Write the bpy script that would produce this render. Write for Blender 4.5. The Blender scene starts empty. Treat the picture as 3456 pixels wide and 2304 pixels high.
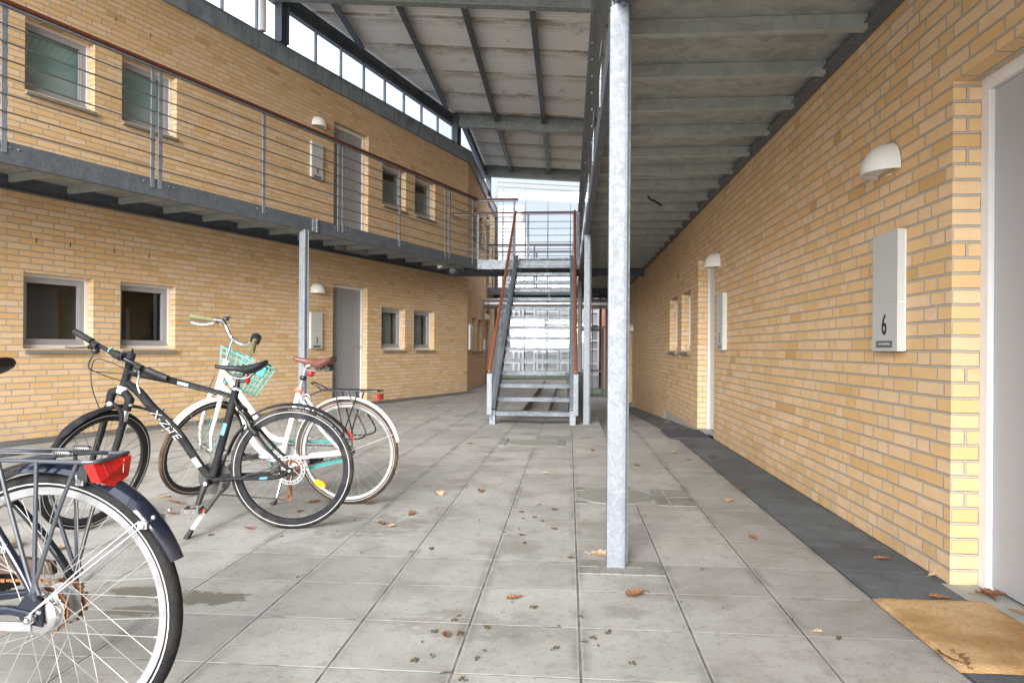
import bpy, bmesh, math, random
from mathutils import Vector, Matrix
R = math.radians
random.seed(7)
sc = bpy.context.scene

# ---------------------------------------------------------------- camera, world, sun, exposure
cd = bpy.data.cameras.new("camera"); cam = bpy.data.objects.new("camera", cd); sc.collection.objects.link(cam)
YAW = math.atan(192/2400)
cam.matrix_world = Matrix.Translation((0, 0, 1.0)) @ Matrix.Rotation(YAW, 4, 'Z') @ Matrix.Rotation(R(90), 4, 'X') @ Matrix.Rotation(R(0.4), 4, 'Z')
cd.sensor_width = 36; cd.lens = 25.0; cd.shift_y = 0.00686; cd.clip_start = 0.05; cd.clip_end = 3000
sc.camera = cam

SUN_EL, SUN_AZ = 20, 187          # azimuth measured clockwise from +Y: the sun stands behind and to the left of the camera
w = bpy.data.worlds.new("World"); sc.world = w; w.use_nodes = True
nt = w.node_tree; nt.nodes.clear()
sky = nt.nodes.new('ShaderNodeTexSky'); sky.sky_type = 'NISHITA'; sky.sun_disc = False
sky.sun_elevation = R(SUN_EL); sky.sun_rotation = R(SUN_AZ); sky.air_density = 1.0; sky.dust_density = 1.2; sky.ozone_density = 1.0
tc = nt.nodes.new('ShaderNodeTexCoord'); mp = nt.nodes.new('ShaderNodeMapping'); mp.inputs['Scale'].default_value = (1.2, 1.2, 4.0)
no = nt.nodes.new('ShaderNodeTexNoise'); no.inputs['Scale'].default_value = 1.6; no.inputs['Detail'].default_value = 6
cr = nt.nodes.new('ShaderNodeValToRGB'); cr.color_ramp.elements[0].position = 0.25; cr.color_ramp.elements[1].position = 0.52; cr.color_ramp.elements[0].color = (.62, .62, .62, 1)
mx = nt.nodes.new('ShaderNodeMixRGB'); 
sxz = nt.nodes.new('ShaderNodeSeparateXYZ'); elv = nt.nodes.new('ShaderNodeMapRange'); elv.interpolation_type = 'SMOOTHSTEP'; elv.inputs[1].default_value = .22; elv.inputs[2].default_value = .55
cmx = nt.nodes.new('ShaderNodeMixRGB'); cmx.inputs['Color1'].default_value = (2.9, 3.3, 3.9, 1); cmx.inputs['Color2'].default_value = (10, 10.6, 11.6, 1)
nt.links.new(tc.outputs['Generated'], sxz.inputs[0]); nt.links.new(sxz.outputs[2], elv.inputs[0]); nt.links.new(elv.outputs[0], cmx.inputs[0]); nt.links.new(cmx.outputs[0], mx.inputs['Color2'])

bg = nt.nodes.new('ShaderNodeBackground'); bg.inputs['Strength'].default_value = 0.072
wo = nt.nodes.new('ShaderNodeOutputWorld')
L = nt.links.new
L(tc.outputs['Generated'], mp.inputs['Vector']); L(mp.outputs['Vector'], no.inputs['Vector']); L(no.outputs['Fac'], cr.inputs['Fac'])
L(cr.outputs['Color'], mx.inputs['Fac']); L(sky.outputs['Color'], mx.inputs['Color1']); L(mx.outputs['Color'], bg.inputs['Color']); L(bg.outputs[0], wo.inputs[0])

sd = bpy.data.lights.new("sun", 'SUN'); sd.energy = 3.2; sd.angle = R(42); sd.color = (1.0, 0.965, 0.91)
so = bpy.data.objects.new("sun", sd); sc.collection.objects.link(so)
az = R(SUN_AZ); sdir = Vector((math.sin(az)*math.cos(R(SUN_EL)), math.cos(az)*math.cos(R(SUN_EL)), math.sin(R(SUN_EL))))
so.rotation_euler = sdir.to_track_quat('Z', 'Y').to_euler(); so.location = sdir*40

sc.view_settings.view_transform = 'Standard'; sc.view_settings.look = 'None'
sc.view_settings.exposure = 2.08; sc.view_settings.gamma = 1.0
sc.cycles.max_bounces = 8; sc.cycles.diffuse_bounces = 5; sc.cycles.glossy_bounces = 4; sc.cycles.transparent_max_bounces = 24

# ---------------------------------------------------------------- node helpers and materials
class NT:
    def __init__(s, name):
        s.m = bpy.data.materials.new(name); s.m.use_nodes = True; s.t = s.m.node_tree; s.t.nodes.clear()
        s.out = s.t.nodes.new('ShaderNodeOutputMaterial'); s.p = s.t.nodes.new('ShaderNodeBsdfPrincipled')
        s.t.links.new(s.p.outputs[0], s.out.inputs[0])
    def n(s, typ, **kw):
        nd = s.t.nodes.new(typ)
        for k, v in kw.items(): setattr(nd, k, v)
        return nd
    def set(s, sock, v):
        if hasattr(v, 'is_output') or isinstance(v, bpy.types.NodeSocket): s.t.links.new(v, sock)
        else: sock.default_value = v
    def math(s, op, a, b=0.0, c=None, clamp=False):
        nd = s.n('ShaderNodeMath', operation=op, use_clamp=clamp); s.set(nd.inputs[0], a); s.set(nd.inputs[1], b)
        if c is not None: s.set(nd.inputs[2], c)
        return nd.outputs[0]
    def mix(s, f, a, b, mode='MIX'):
        nd = s.n('ShaderNodeMixRGB', blend_type=mode); s.set(nd.inputs[0], f)
        for i, v in ((1, a), (2, b)):
            if isinstance(v, tuple) and len(v) == 3: v = (*v, 1)
            s.set(nd.inputs[i], v)
        return nd.outputs[0]
    def co(s, kind='Object', scale=(1, 1, 1)):
        c = s.n('ShaderNodeTexCoord'); mpn = s.n('ShaderNodeMapping'); mpn.inputs['Scale'].default_value = scale
        s.t.links.new(c.outputs[kind], mpn.inputs[0]); return mpn.outputs[0]
    def noise(s, v, scale=5, detail=4, rough=0.55, col=False):
        nd = s.n('ShaderNodeTexNoise'); nd.inputs['Scale'].default_value = scale; nd.inputs['Detail'].default_value = detail; nd.inputs['Roughness'].default_value = rough
        s.set(nd.inputs['Vector'], v); return nd.outputs['Color' if col else 'Fac']
    def ramp(s, f, stops):
        nd = s.n('ShaderNodeValToRGB'); el = nd.color_ramp.elements
        while len(el) < len(stops): el.new(0.5)
        for e, (p, c) in zip(el, stops): e.position = p; e.color = (*c, 1) if len(c) == 3 else c
        s.set(nd.inputs[0], f); return nd.outputs[0]
    def smooth(s, v, a, b, lo=0.0, hi=1.0):
        nd = s.n('ShaderNodeMapRange', interpolation_type='SMOOTHSTEP'); s.set(nd.inputs[0], v)
        for i, x in ((1, a), (2, b), (3, lo), (4, hi)): nd.inputs[i].default_value = x
        return nd.outputs[0]
    def bump(s, h, strength=0.5, dist=0.005):
        nd = s.n('ShaderNodeBump'); nd.inputs['Strength'].default_value = strength; nd.inputs['Distance'].default_value = dist
        s.set(nd.inputs['Height'], h); s.t.links.new(nd.outputs[0], s.p.inputs['Normal'])
    def base(s, v):
        if isinstance(v, tuple) and len(v) == 3: v = (*v, 1)
        s.set(s.p.inputs['Base Color'], v)
    def pr(s, rough=None, metal=None, **kw):
        if rough is not None: s.set(s.p.inputs['Roughness'], rough)
        if metal is not None: s.set(s.p.inputs['Metallic'], metal)
        for k, v in kw.items(): s.set(s.p.inputs[k.replace('_', ' ')], v)
        return s.m

def n_scaled(s, v, k):
    m_ = s.n('ShaderNodeMapping'); m_.inputs['Scale'].default_value = k; s.set(m_.inputs[0], v); return m_.outputs[0]
NT.n_scaled = n_scaled
def simple(name, col, rough=0.5, metal=0.0, var=0.12, vscale=20, bump=0.0, **kw):
    a = NT(name); c = a.co('Object'); f = a.noise(c, vscale, 4)
    d = tuple(x*(1-var) for x in col); e = tuple(min(1, x*(1+var)) for x in col)
    a.base(a.mix(f, d, e)); a.pr(a.smooth(a.noise(c, vscale*1.7, 3), .3, .7, max(0, rough-.06), min(1, rough+.08)), metal, **kw)
    if bump: a.bump(f, bump, 0.003)
    return a.m

def brick(name, bond, seed=0.0):
    a = NT(name); uv = a.n('ShaderNodeUVMap').outputs[0]
    sp = a.n('ShaderNodeSeparateXYZ'); a.set(sp.inputs[0], uv); wob = a.noise(uv, 9, 2)
    u = a.math('ADD', sp.outputs[0], a.math('MULTIPLY', a.math('SUBTRACT', a.noise(uv, 35, 2), .5), .005)); v = a.math('ADD', sp.outputs[1], a.math('MULTIPLY', a.math('SUBTRACT', wob, .5), .006))
    H = 0.0667
    rv = a.math('ADD', a.math('DIVIDE', v, H), 40.0); row = a.math('FLOOR', rv); fv = a.math('SUBTRACT', rv, row)
    wn = a.n('ShaderNodeTexWhiteNoise', noise_dimensions='1D'); a.set(wn.inputs['W'], a.math('ADD', row, 3.3+seed)); rnd = wn.outputs['Value']
    odd = a.math('MODULO', row, 2.0)
    if bond == 'stretcher':
        x = a.math('ADD', a.math('DIVIDE', u, .24), a.math('ADD', a.math('MULTIPLY', odd, .5), a.math('MULTIPLY', a.math('GREATER_THAN', rnd, .5), .25)))
        x = a.math('ADD', x, 50.0); cell = a.math('FLOOR', x); fu = a.math('SUBTRACT', x, cell)
        du = a.math('MULTIPLY', a.math('MINIMUM', fu, a.math('SUBTRACT', 1.0, fu)), .24); cid = cell
    else:
        x = a.math('ADD', a.math('DIVIDE', u, .6), a.math('ADD', a.math('MULTIPLY', odd, .3), a.math('MULTIPLY', a.math('FLOOR', a.math('MULTIPLY', rnd, 5.0)), .2)))
        x = a.math('ADD', x, 50.0); per = a.math('FLOOR', x); p = a.math('MULTIPLY', a.math('SUBTRACT', x, per), 2.5)
        cell = a.math('FLOOR', p); hi = a.math('MINIMUM', a.math('ADD', cell, 1.0), 2.5)
        du = a.math('MULTIPLY', a.math('MINIMUM', a.math('SUBTRACT', p, cell), a.math('SUBTRACT', hi, p)), .24)
        cid = a.math('ADD', a.math('MULTIPLY', per, 3.0), cell)
    dv = a.math('MULTIPLY', a.math('MINIMUM', fv, a.math('SUBTRACT', 1.0, fv)), H)
    d = a.math('MINIMUM', du, dv)
    d = a.math('ADD', d, a.math('MULTIPLY', a.math('SUBTRACT', a.noise(uv, 90, 3), .5), .004))
    mask = a.smooth(d, .0034, .0066)
    cv = a.n('ShaderNodeCombineXYZ'); a.set(cv.inputs[0], cid); a.set(cv.inputs[1], row); a.set(cv.inputs[2], seed)
    w2 = a.n('ShaderNodeTexWhiteNoise', noise_dimensions='3D'); a.set(w2.inputs['Vector'], cv.outputs[0]); r1 = w2.outputs['Value']
    w3 = a.n('ShaderNodeSeparateColor'); a.set(w3.inputs[0], w2.outputs['Color'])
    col = a.ramp(r1, [(0, (.76, .55, .355)), (.40, (.75, .52, .295)), (.74, (.72, .475, .23)), (.955, (.69, .445, .205)), (.99, (.63, .39, .16)), (1, (.52, .32, .12))])
    # veins of the clay body: stretched, shifted per brick
    vv = a.n('ShaderNodeVectorMath', operation='ADD'); mpn = a.n('ShaderNodeMapping'); mpn.inputs['Scale'].default_value = (7, 22, 1); mpn.inputs['Rotation'].default_value = (0, 0, .5)
    a.set(mpn.inputs[0], uv); a.set(vv.inputs[0], mpn.outputs[0]); sc3 = a.n('ShaderNodeVectorMath', operation='SCALE'); a.set(sc3.inputs[0], w2.outputs['Color']); sc3.inputs['Scale'].default_value = 60; a.set(vv.inputs[1], sc3.outputs[0])
    vein = a.smooth(a.noise(vv.outputs[0], 1.0, 3, .6), .42, .72)
    col = a.mix(a.math('MULTIPLY', vein, .30), col, (.62, .375, .17))
    col = a.mix(a.math('MULTIPLY', a.smooth(a.noise(uv, 1.1, 3), .4, .75), .16), col, (.52, .37, .20))
    base_d = a.math('MULTIPLY', a.smooth(v, .0, .35, 1, 0), a.smooth(a.noise(uv, 5, 5, .7), .38, .62)); col = a.mix(a.math('MULTIPLY', base_d, .35), col, (.34, .26, .17))
    run = a.smooth(a.noise(a.n_scaled(uv, (9, .8, 1)), 1, 5, .65), .56, .74); col = a.mix(a.math('MULTIPLY', run, .22), col, (.42, .31, .18))
    spk = a.smooth(a.noise(uv, 160, 2), .70, .76); col = a.mix(a.math('MULTIPLY', spk, .35), col, (.15, .09, .05))
    mor = a.mix(a.noise(uv, 120, 3), (.33, .315, .28), (.54, .52, .47))
    a.base(a.mix(mask, mor, col)); a.pr(a.smooth(mask, 0, 1, .95, .8), 0)
    h = a.math('ADD', mask, a.math('MULTIPLY', a.noise(uv, 70, 4), .28)); a.bump(h, 1.0, .009)
    return a.m

def galv(name, c0, c1, metal=.55, rough=.48, sc=26, streak=0.0):
    a = NT(name); c = a.co('Object')
    vo = a.n('ShaderNodeTexVoronoi', feature='F1'); vo.inputs['Scale'].default_value = sc
    wv = a.n('ShaderNodeVectorMath', operation='ADD'); a.set(wv.inputs[0], c); nz = a.noise(c, 14, 3, col=True); s2 = a.n('ShaderNodeVectorMath', operation='SCALE'); a.set(s2.inputs[0], nz); s2.inputs['Scale'].default_value = .09
    a.set(wv.inputs[1], s2.outputs[0]); a.set(vo.inputs['Vector'], wv.outputs[0])
    sep = a.n('ShaderNodeSeparateColor'); a.set(sep.inputs[0], vo.outputs['Color'])
    f = a.math('ADD', a.math('MULTIPLY', sep.outputs[0], .3), a.math('MULTIPLY', a.noise(c, 5, 5), .7))
    col = a.mix(a.smooth(f, .25, .75), c0, c1)
    if streak:
        st = a.noise(a.co('Object', (30, 30, 1.2)), 1, 4); col = a.mix(a.math('MULTIPLY', a.smooth(st, .5, .75), streak), col, tuple(x*.35 for x in c0))
    a.base(col); a.pr(a.smooth(a.noise(c, 30, 3), .3, .7, rough-.08, rough+.12), metal); a.bump(a.noise(c, 60, 3), .12, .002)
    return a.m

def concrete(name, lo, hi, tile=True, dark=False, X0=.044, Y0=.2):
    """paving slabs 0.4 m square: joints, per-slab tone, stains, grit (world X/Y)"""
    a = NT(name); g = a.n('ShaderNodeNewGeometry').outputs['Position']
    sp = a.n('ShaderNodeSeparateXYZ'); a.set(sp.inputs[0], g)
    big = a.noise(g, .55, 4); med = a.noise(g, 3.2, 5, .6); fine = a.noise(g, 130, 3, .7); spk = a.noise(g, 330, 2)
    xs = a.math('ADD', a.math('DIVIDE', a.math('SUBTRACT', sp.outputs[0], X0), .395), 200.0); ys = a.math('ADD', a.math('DIVIDE', a.math('SUBTRACT', sp.outputs[1], Y0), .394), 200.0)
    cx = a.math('FLOOR', xs); cy = a.math('FLOOR', ys); fx = a.math('SUBTRACT', xs, cx); fy = a.math('SUBTRACT', ys, cy)
    dx = a.math('MULTIPLY', a.math('MINIMUM', fx, a.math('SUBTRACT', 1.0, fx)), .4); dy = a.math('MULTIPLY', a.math('MINIMUM', fy, a.math('SUBTRACT', 1.0, fy)), .4)
    wob = a.math('MULTIPLY', a.math('SUBTRACT', a.noise(g, 25, 3), .5), .0035); dx = a.math('ADD', dx, wob); dy = a.math('ADD', dy, wob)
    cv = a.n('ShaderNodeCombineXYZ'); a.set(cv.inputs[0], cx); a.set(cv.inputs[1], cy); wn = a.n('ShaderNodeTexWhiteNoise', noise_dimensions='3D'); a.set(wn.inputs['Vector'], cv.outputs[0])
    tone = a.math('ADD', a.math('MULTIPLY', wn.outputs['Value'], .22), a.math('ADD', a.math('MULTIPLY', big, .35), a.math('MULTIPLY', med, .55)))
    col = a.mix(a.smooth(tone, .28, .85), lo, hi)
    st = a.math('MULTIPLY', a.smooth(a.noise(g, 1.9, 6, .65), .48, .68), .5); col = a.mix(st, col, tuple(x*.55*y for x, y in zip(lo, (1.05, 1.0, .85))))
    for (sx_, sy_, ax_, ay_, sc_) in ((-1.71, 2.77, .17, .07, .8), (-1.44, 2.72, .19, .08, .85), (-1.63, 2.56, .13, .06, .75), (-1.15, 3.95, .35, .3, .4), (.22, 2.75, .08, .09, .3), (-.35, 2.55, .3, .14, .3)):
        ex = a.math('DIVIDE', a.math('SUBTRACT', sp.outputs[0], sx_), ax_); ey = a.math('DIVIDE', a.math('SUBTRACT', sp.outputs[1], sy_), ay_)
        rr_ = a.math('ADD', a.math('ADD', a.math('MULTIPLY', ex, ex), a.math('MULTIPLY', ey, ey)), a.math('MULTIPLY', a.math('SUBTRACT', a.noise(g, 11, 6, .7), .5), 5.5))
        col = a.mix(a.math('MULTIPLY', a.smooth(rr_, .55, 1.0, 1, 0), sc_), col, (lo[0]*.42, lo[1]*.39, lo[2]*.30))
    # grime gathers beside the long joints
    gr = a.math('MULTIPLY', a.smooth(dx, .0, .05, 1, 0), a.smooth(a.noise(g, 4, 4), .42, .66)); col = a.mix(a.math('MULTIPLY', gr, .7), col, tuple(x*.42 for x in lo))
    gr2 = a.math('MULTIPLY', a.smooth(dy, .0, .04, 1, 0), a.smooth(a.noise(g, 5, 4), .5, .7)); col = a.mix(a.math('MULTIPLY', gr2, .4), col, tuple(x*.5 for x in lo))
    pore = a.noise(g, 48, 3, .6); col = a.mix(a.math('MULTIPLY', a.smooth(pore, .61, .67), .5), col, tuple(x*.5 for x in lo)); col = a.mix(a.math('MULTIPLY', a.smooth(a.noise(g, 14, 5, .75), .50, .68), .42), col, tuple(x*.62 for x in lo)); col = a.mix(a.math('MULTIPLY', a.smooth(spk, .60, .68), .55), col, tuple(x*.35 for x in lo)); col = a.mix(a.math('MULTIPLY', a.smooth(fine, .60, .70), .45), col, tuple(min(1, x*1.5) for x in hi))
    jx = a.smooth(dx, .0022, .0055, 1, 0); jy = a.smooth(dy, .0026, .0052, 1, 0)
    jc = a.mix(a.smooth(a.noise(g, 9, 3), .4, .6), tuple(x*.22 for x in lo), tuple(x*.6 for x in lo))
    jl = a.mix(a.smooth(a.noise(g, 7, 3), .33, .5), tuple(x*.40 for x in lo), tuple(min(1, x*1.15) for x in hi))
    ed = a.math('MULTIPLY', a.smooth(dx, .007, .014, 1, 0), .35); col = a.mix(ed, col, tuple(min(1, x*1.15) for x in hi))
    col = a.mix(a.math('MULTIPLY', jy, .75), col, jl); col = a.mix(a.math('MULTIPLY', jx, .92), col, jc)
    a.base(col); a.pr(a.smooth(med, .3, .7, .62, .85), 0)
    h = a.math('SUBTRACT', a.math('ADD', a.math('MULTIPLY', fine, .35), a.math('MULTIPLY', wn.outputs['Value'], .18)), a.math('MAXIMUM', jx, a.math('MULTIPLY', jy, .6))); a.bump(h, .55, .005)
    return a.m

M = {}
M['brick_s'] = brick('yellow_brick_stretcher', 'stretcher', 0.0)
M['brick_m'] = brick('yellow_brick_mixed_bond', 'mixed', 5.0)
M['redbrick'] = simple('red_brick_far', (.42, .15, .09), .9, var=.35, vscale=40)
M['slab'] = concrete('concrete_slabs', (.250, .245, .234), (.378, .373, .358))
M['slab_dark'] = concrete('dark_slabs', (.072, .086, .100), (.145, .170, .195))
M['setts'] = concrete('concrete_setts', (.16, .16, .145), (.25, .25, .235))
M['conc'] = simple('cast_concrete', (.36, .37, .35), .85, var=.25, vscale=9, bump=.3)
M['conc_sill'] = simple('concrete_sill', (.20, .205, .195), .8, var=.3, vscale=14, bump=.3)
M['galv'] = galv('bright_galvanised_steel', (.14, .16, .19), (.205, .23, .265), .12, .5, 80, .25)
M['galv_mid'] = galv('galvanised_steel', (.13, .155, .185), (.205, .235, .27), .2, .48, 38)
M['galv_beam'] = galv('weathered_galvanised_beam', (.085, .10, .125), (.125, .148, .18), .2, .5, 34, .2)
M['galv_joist'] = galv('galvanised_joist', (.29, .32, .305), (.38, .41, .395), .1, .55, 20)
M['galv_deck'] = galv('galvanised_deck_underside', (.25, .26, .25), (.37, .38, .365), .1, .6, 16)
M['galv_green'] = galv('galvanised_roof_beam', (.20, .235, .23), (.32, .365, .36), .15, .5, 34)
M['zinc'] = galv('zinc_cornice', (.20, .245, .295), (.30, .36, .42), .15, .45, 5, .7)
M['wood_rail'] = simple('oiled_hardwood_rail', (.12, .036, .020), .38, var=.4, vscale=30)
M['wood_stair'] = simple('orange_brown_hardwood_rail', (.20, .060, .028), .38, var=.35, vscale=30)  # brighter orange-brown hardwood for the stair handrails
M['rackpaint'] = simple('grey_blue_rack_paint', (.055, .062, .078), .35, .3, var=.2)
M['rustguard'] = simple('worn_rusty_guard', (.06, .035, .025), .5, var=.7, vscale=25)
M['galv_tread'] = galv('tread_plate', (.05, .062, .08), (.14, .165, .195), .3, .42, 60)
M['door_grey'] = simple('grey_painted_door', (.31, .31, .33), .45, var=.05)
M['door_lilac'] = simple('pale_lilac_door', (.40, .415, .45), .35, var=.04)
M['white'] = simple('white_painted_timber', (.74, .74, .75), .45, var=.05)
M['frame_grey'] = simple('grey_window_frame', (.34, .34, .365), .4, var=.06)
M['plastic_white'] = simple('white_lamp_plastic', (.72, .71, .69), .35, var=.06, vscale=30)
M['box_grey'] = simple('pale_grey_lacquer', (.50, .515, .515), .4, var=.06, vscale=6)
M['ink'] = simple('black_ink', (.012, .012, .014), .5)
M['label'] = simple('dark_grey_label', (.11, .12, .13), .5)
M['smudge'] = simple('pale_label_smudge', (.42, .44, .47), .6, var=.3, vscale=90)
M['black'] = simple('black_rubber', (.008, .008, .009), .6, var=.3, vscale=40, bump=.2)
M['black_gloss'] = simple('black_gloss_paint', (.012, .013, .018), .22, var=.1)
M['black_satin'] = simple('black_satin_metal', (.011, .0115, .013), .38, var=.3)
M['navy'] = simple('navy_gloss_paint', (.005, .008, .018), .14, var=.25, Coat_Weight=.6)
M['white_gloss'] = simple('white_gloss_paint', (.78, .78, .76), .22, var=.03, Coat_Weight=.4)
M['chrome'] = simple('polished_alloy', (.72, .72, .74), .2, 1.0, var=.08)
M['alloy'] = simple('satin_alloy', (.45, .46, .48), .38, .85, var=.15)
M['silver_leg'] = simple('brushed_kickstand_leg', (.62, .62, .66), .5, .2)
M['pedal_metal'] = simple('scuffed_pedal_metal', (.16, .155, .15), .5, .4, var=.6, vscale=70)
M['mullion'] = simple('dull_grey_mullion', (.085, .09, .095), .5, var=.15)
M['rod'] = simple('dull_galvanised_rod', (.11, .125, .135), .5, .3, var=.2)
M['steel_dark'] = simple('dark_spokes', (.20, .20, .21), .4, .8, var=.2)
M['spoke'] = simple('steel_spokes', (.50, .49, .46), .35, .8, var=.2)
M['rust'] = simple('rusty_steel', (.20, .085, .03), .75, .3, var=.6, vscale=60, bump=.4)
M['grime'] = simple('dusty_drivetrain', (.055, .052, .05), .7, .3, var=.5, vscale=60, bump=.4)
M['teal'] = simple('turquoise_enamel', (.10, .50, .48), .3, var=.08)
M['brownseat'] = simple('brown_leatherette', (.115, .050, .040), .42, var=.12, vscale=30)
M['olive'] = simple('olive_rubber_grip', (.11, .105, .05), .7, var=.15)
M['blue'] = simple('light_blue_decal', (.08, .34, .62), .4)
M['greyblue'] = simple('pale_blue_decal', (.22, .31, .37), .4)
M['text_white'] = simple('white_lettering', (.55, .55, .57), .5)
M['reflect'] = simple('reflective_stripe', (.38, .38, .38), .4)
M['amber'] = simple('amber_reflector', (.85, .28, .01), .2, var=.1)
M['red_deep'] = simple('deep_red_ribs', (.16, .004, .003), .2)
M['red'] = simple('red_lens', (.40, .008, .006), .15, var=.25, vscale=60, Coat_Weight=.5)
M['coral'] = simple('coral_silicone', (.85, .13, .10), .4)
def tyre_mat(name, side, tread, dirt):
    a = NT(name); c = a.co('Object'); f = a.smooth(a.noise(c, 9, 5, .7), .40, .62)
    a.base(a.mix(f, side, dirt)); a.pr(.75, 0, Specular_IOR_Level=.28); wv = a.n('ShaderNodeTexVoronoi'); wv.inputs['Scale'].default_value = 160; a.set(wv.inputs['Vector'], c); a.bump(wv.outputs[0], .5, .002); return a.m
M['tyre'] = tyre_mat('black_tyre', (.004, .004, .005), 0, (.012, .011, .010))
M['tyre_dusty'] = tyre_mat('dusty_tyre', (.007, .008, .011), 0, (.045, .041, .036))
M['tyre_brown'] = tyre_mat('brown_tyre', (.035, .024, .018), 0, (.10, .062, .04))
M['fender_dusty'] = tyre_mat('dusty_mudguard', (.007, .008, .012), 0, (.026, .026, .026))
M['frame_dusty'] = tyre_mat('dusty_black_frame', (.004, .005, .008), 0, (.018, .018, .019))
M['leaf'] = simple('dry_oak_leaf', (.19, .088, .042), .8, var=.5, vscale=30, bump=.4)
M['leaf_pale'] = simple('pale_dry_leaf', (.40, .28, .18), .8, var=.3, vscale=30)
M['moss'] = simple('moss_and_twigs', (.065, .052, .026), .95, var=.5, vscale=60)
M['twig'] = simple('dark_twig', (.05, .035, .02), .95, var=.4, vscale=60)
def coir():
    a = NT('coir_mat'); g = a.n('ShaderNodeNewGeometry').outputs['Position']
    f = a.noise(g, 2.6, 4, .6); fi = a.noise(g, 240, 3, .7)
    col = a.mix(a.smooth(f, .35, .65), (.37, .205, .07), (.62, .42, .22)); col = a.mix(a.math('MULTIPLY', a.smooth(a.noise(g, 85, 4, .8), .50, .66), .55), col, (.20, .10, .03))
    col = a.mix(a.math('MULTIPLY', a.smooth(a.noise(g, 32, 4, .7), .62, .72), .55), col, (.07, .045, .03))
    a.base(col); a.pr(.95, 0); a.bump(fi, 1.0, .006); return a.m
M['coir'] = coir()
M['lid'] = simple('worn_concrete_lid', (.205, .205, .185), .85, var=.22, vscale=14, bump=.3)
M['darkmat'] = simple('dark_ribbed_mat', (.055, .052, .07), .95, var=.4, vscale=120, bump=.6)
M['wet'] = simple('damp_stain', (.13, .12, .09), .55, var=.2, vscale=6)
def roofmat():
    a = NT('fibre_cement_sheet'); g = a.n('ShaderNodeNewGeometry').outputs['Position']
    st = a.noise(g, 1.1, 6, .7); sp = a.n('ShaderNodeSeparateXYZ'); a.set(sp.inputs[0], g)
    y = a.math('DIVIDE', a.math('ADD', sp.outputs[1], 50.0), 1.06); fy = a.math('FRACT', y)
    lap = a.smooth(fy, .0, .45, 1, 0); k = a.math('MULTIPLY', lap, a.smooth(a.noise(a.n_scaled(g, (1.5, 6, 1)) , 1.0, 6, .7), .34, .62))
    col = a.mix(st, (.78, .785, .78), (.90, .91, .92)); col = a.mix(a.math('MULTIPLY', k, .85), col, (.27, .215, .15))
    col = a.mix(a.math('MULTIPLY', a.smooth(a.noise(g, 2.3, 6, .75), .55, .68), .4), col, (.24, .20, .15))
    wv_ = a.math('SINE', a.math('MULTIPLY', a.math('ADD', sp.outputs[1], .2), 2*math.pi/.106)); col = a.mix(a.math('MULTIPLY', a.smooth(wv_, .0, .8), .62), col, (.20, .19, .17))  # corrugation shade painted into the sheet colour as dark stripes
    line = a.smooth(fy, .0, .012, 1, 0); col = a.mix(a.math('MULTIPLY', line, .7), col, (.08, .075, .06))
    a.base(col); a.pr(.85, 0); return a.m
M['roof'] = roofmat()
def glass(name, tint, refl=.08, rough=.02):
    a = NT(name); a.t.nodes.remove(a.p); tr = a.n('ShaderNodeBsdfTransparent'); tr.inputs[0].default_value = (*tint, 1)
    gl = a.n('ShaderNodeBsdfGlossy'); gl.inputs['Roughness'].default_value = rough; lw = a.n('ShaderNodeLayerWeight'); lw.inputs[0].default_value = .5
    mxs = a.n('ShaderNodeMixShader'); a.set(mxs.inputs[0], a.math('ADD', a.math('MULTIPLY', a.math('POWER', lw.outputs['Facing'], 4.0), .75), refl, clamp=True)); a.t.links.new(tr.outputs[0], mxs.inputs[1]); a.t.links.new(gl.outputs[0], mxs.inputs[2])
    a.t.links.new(mxs.outputs[0], a.out.inputs[0]); return a.m
M['glass'] = glass('clear_glass', (.93, .95, .95))
M['glass_win'] = glass('window_glass', (.88, .93, .93), .06)
M['glass_frost'] = simple('frosted_strip', (.62, .66, .68), .5, var=.1)
M['room'] = simple('dim_room', (.13, .12, .11), .9, var=.3, vscale=3)
M['curtain'] = simple('pale_curtain', (.30, .34, .36), .8, var=.2, vscale=6)
def blinds():
    a = NT('teal_grey_blind'); uvz = a.co('Object', (1, 1, 1)); sp = a.n('ShaderNodeSeparateXYZ'); a.set(sp.inputs[0], uvz)
    f = a.math('FRACT', a.math('MULTIPLY', sp.outputs[2], 42.0)); a.base(a.mix(a.smooth(f, .1, .5), (.30, .43, .43), (.52, .66, .66))); a.pr(.6, 0); return a.m
M['blind'] = blinds()
M['grass'] = simple('grass', (.06, .10, .03), .95, var=.4, vscale=3)
M['asphalt'] = simple('outer_ground', (.09, .09, .085), .95, var=.3, vscale=1.5)
M['ext_panel'] = simple('lilac_grey_panel', (.32, .315, .345), .7, var=.12, vscale=2)
M['ext_white'] = simple('white_facade_frame', (.52, .52, .54), .5, var=.04)
M['planter'] = simple('black_planter', (.012, .013, .022), .5, var=.15)
M['silver'] = simple('silver_duct', (.50, .50, .52), .33, .75, var=.1, vscale=3)

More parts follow.
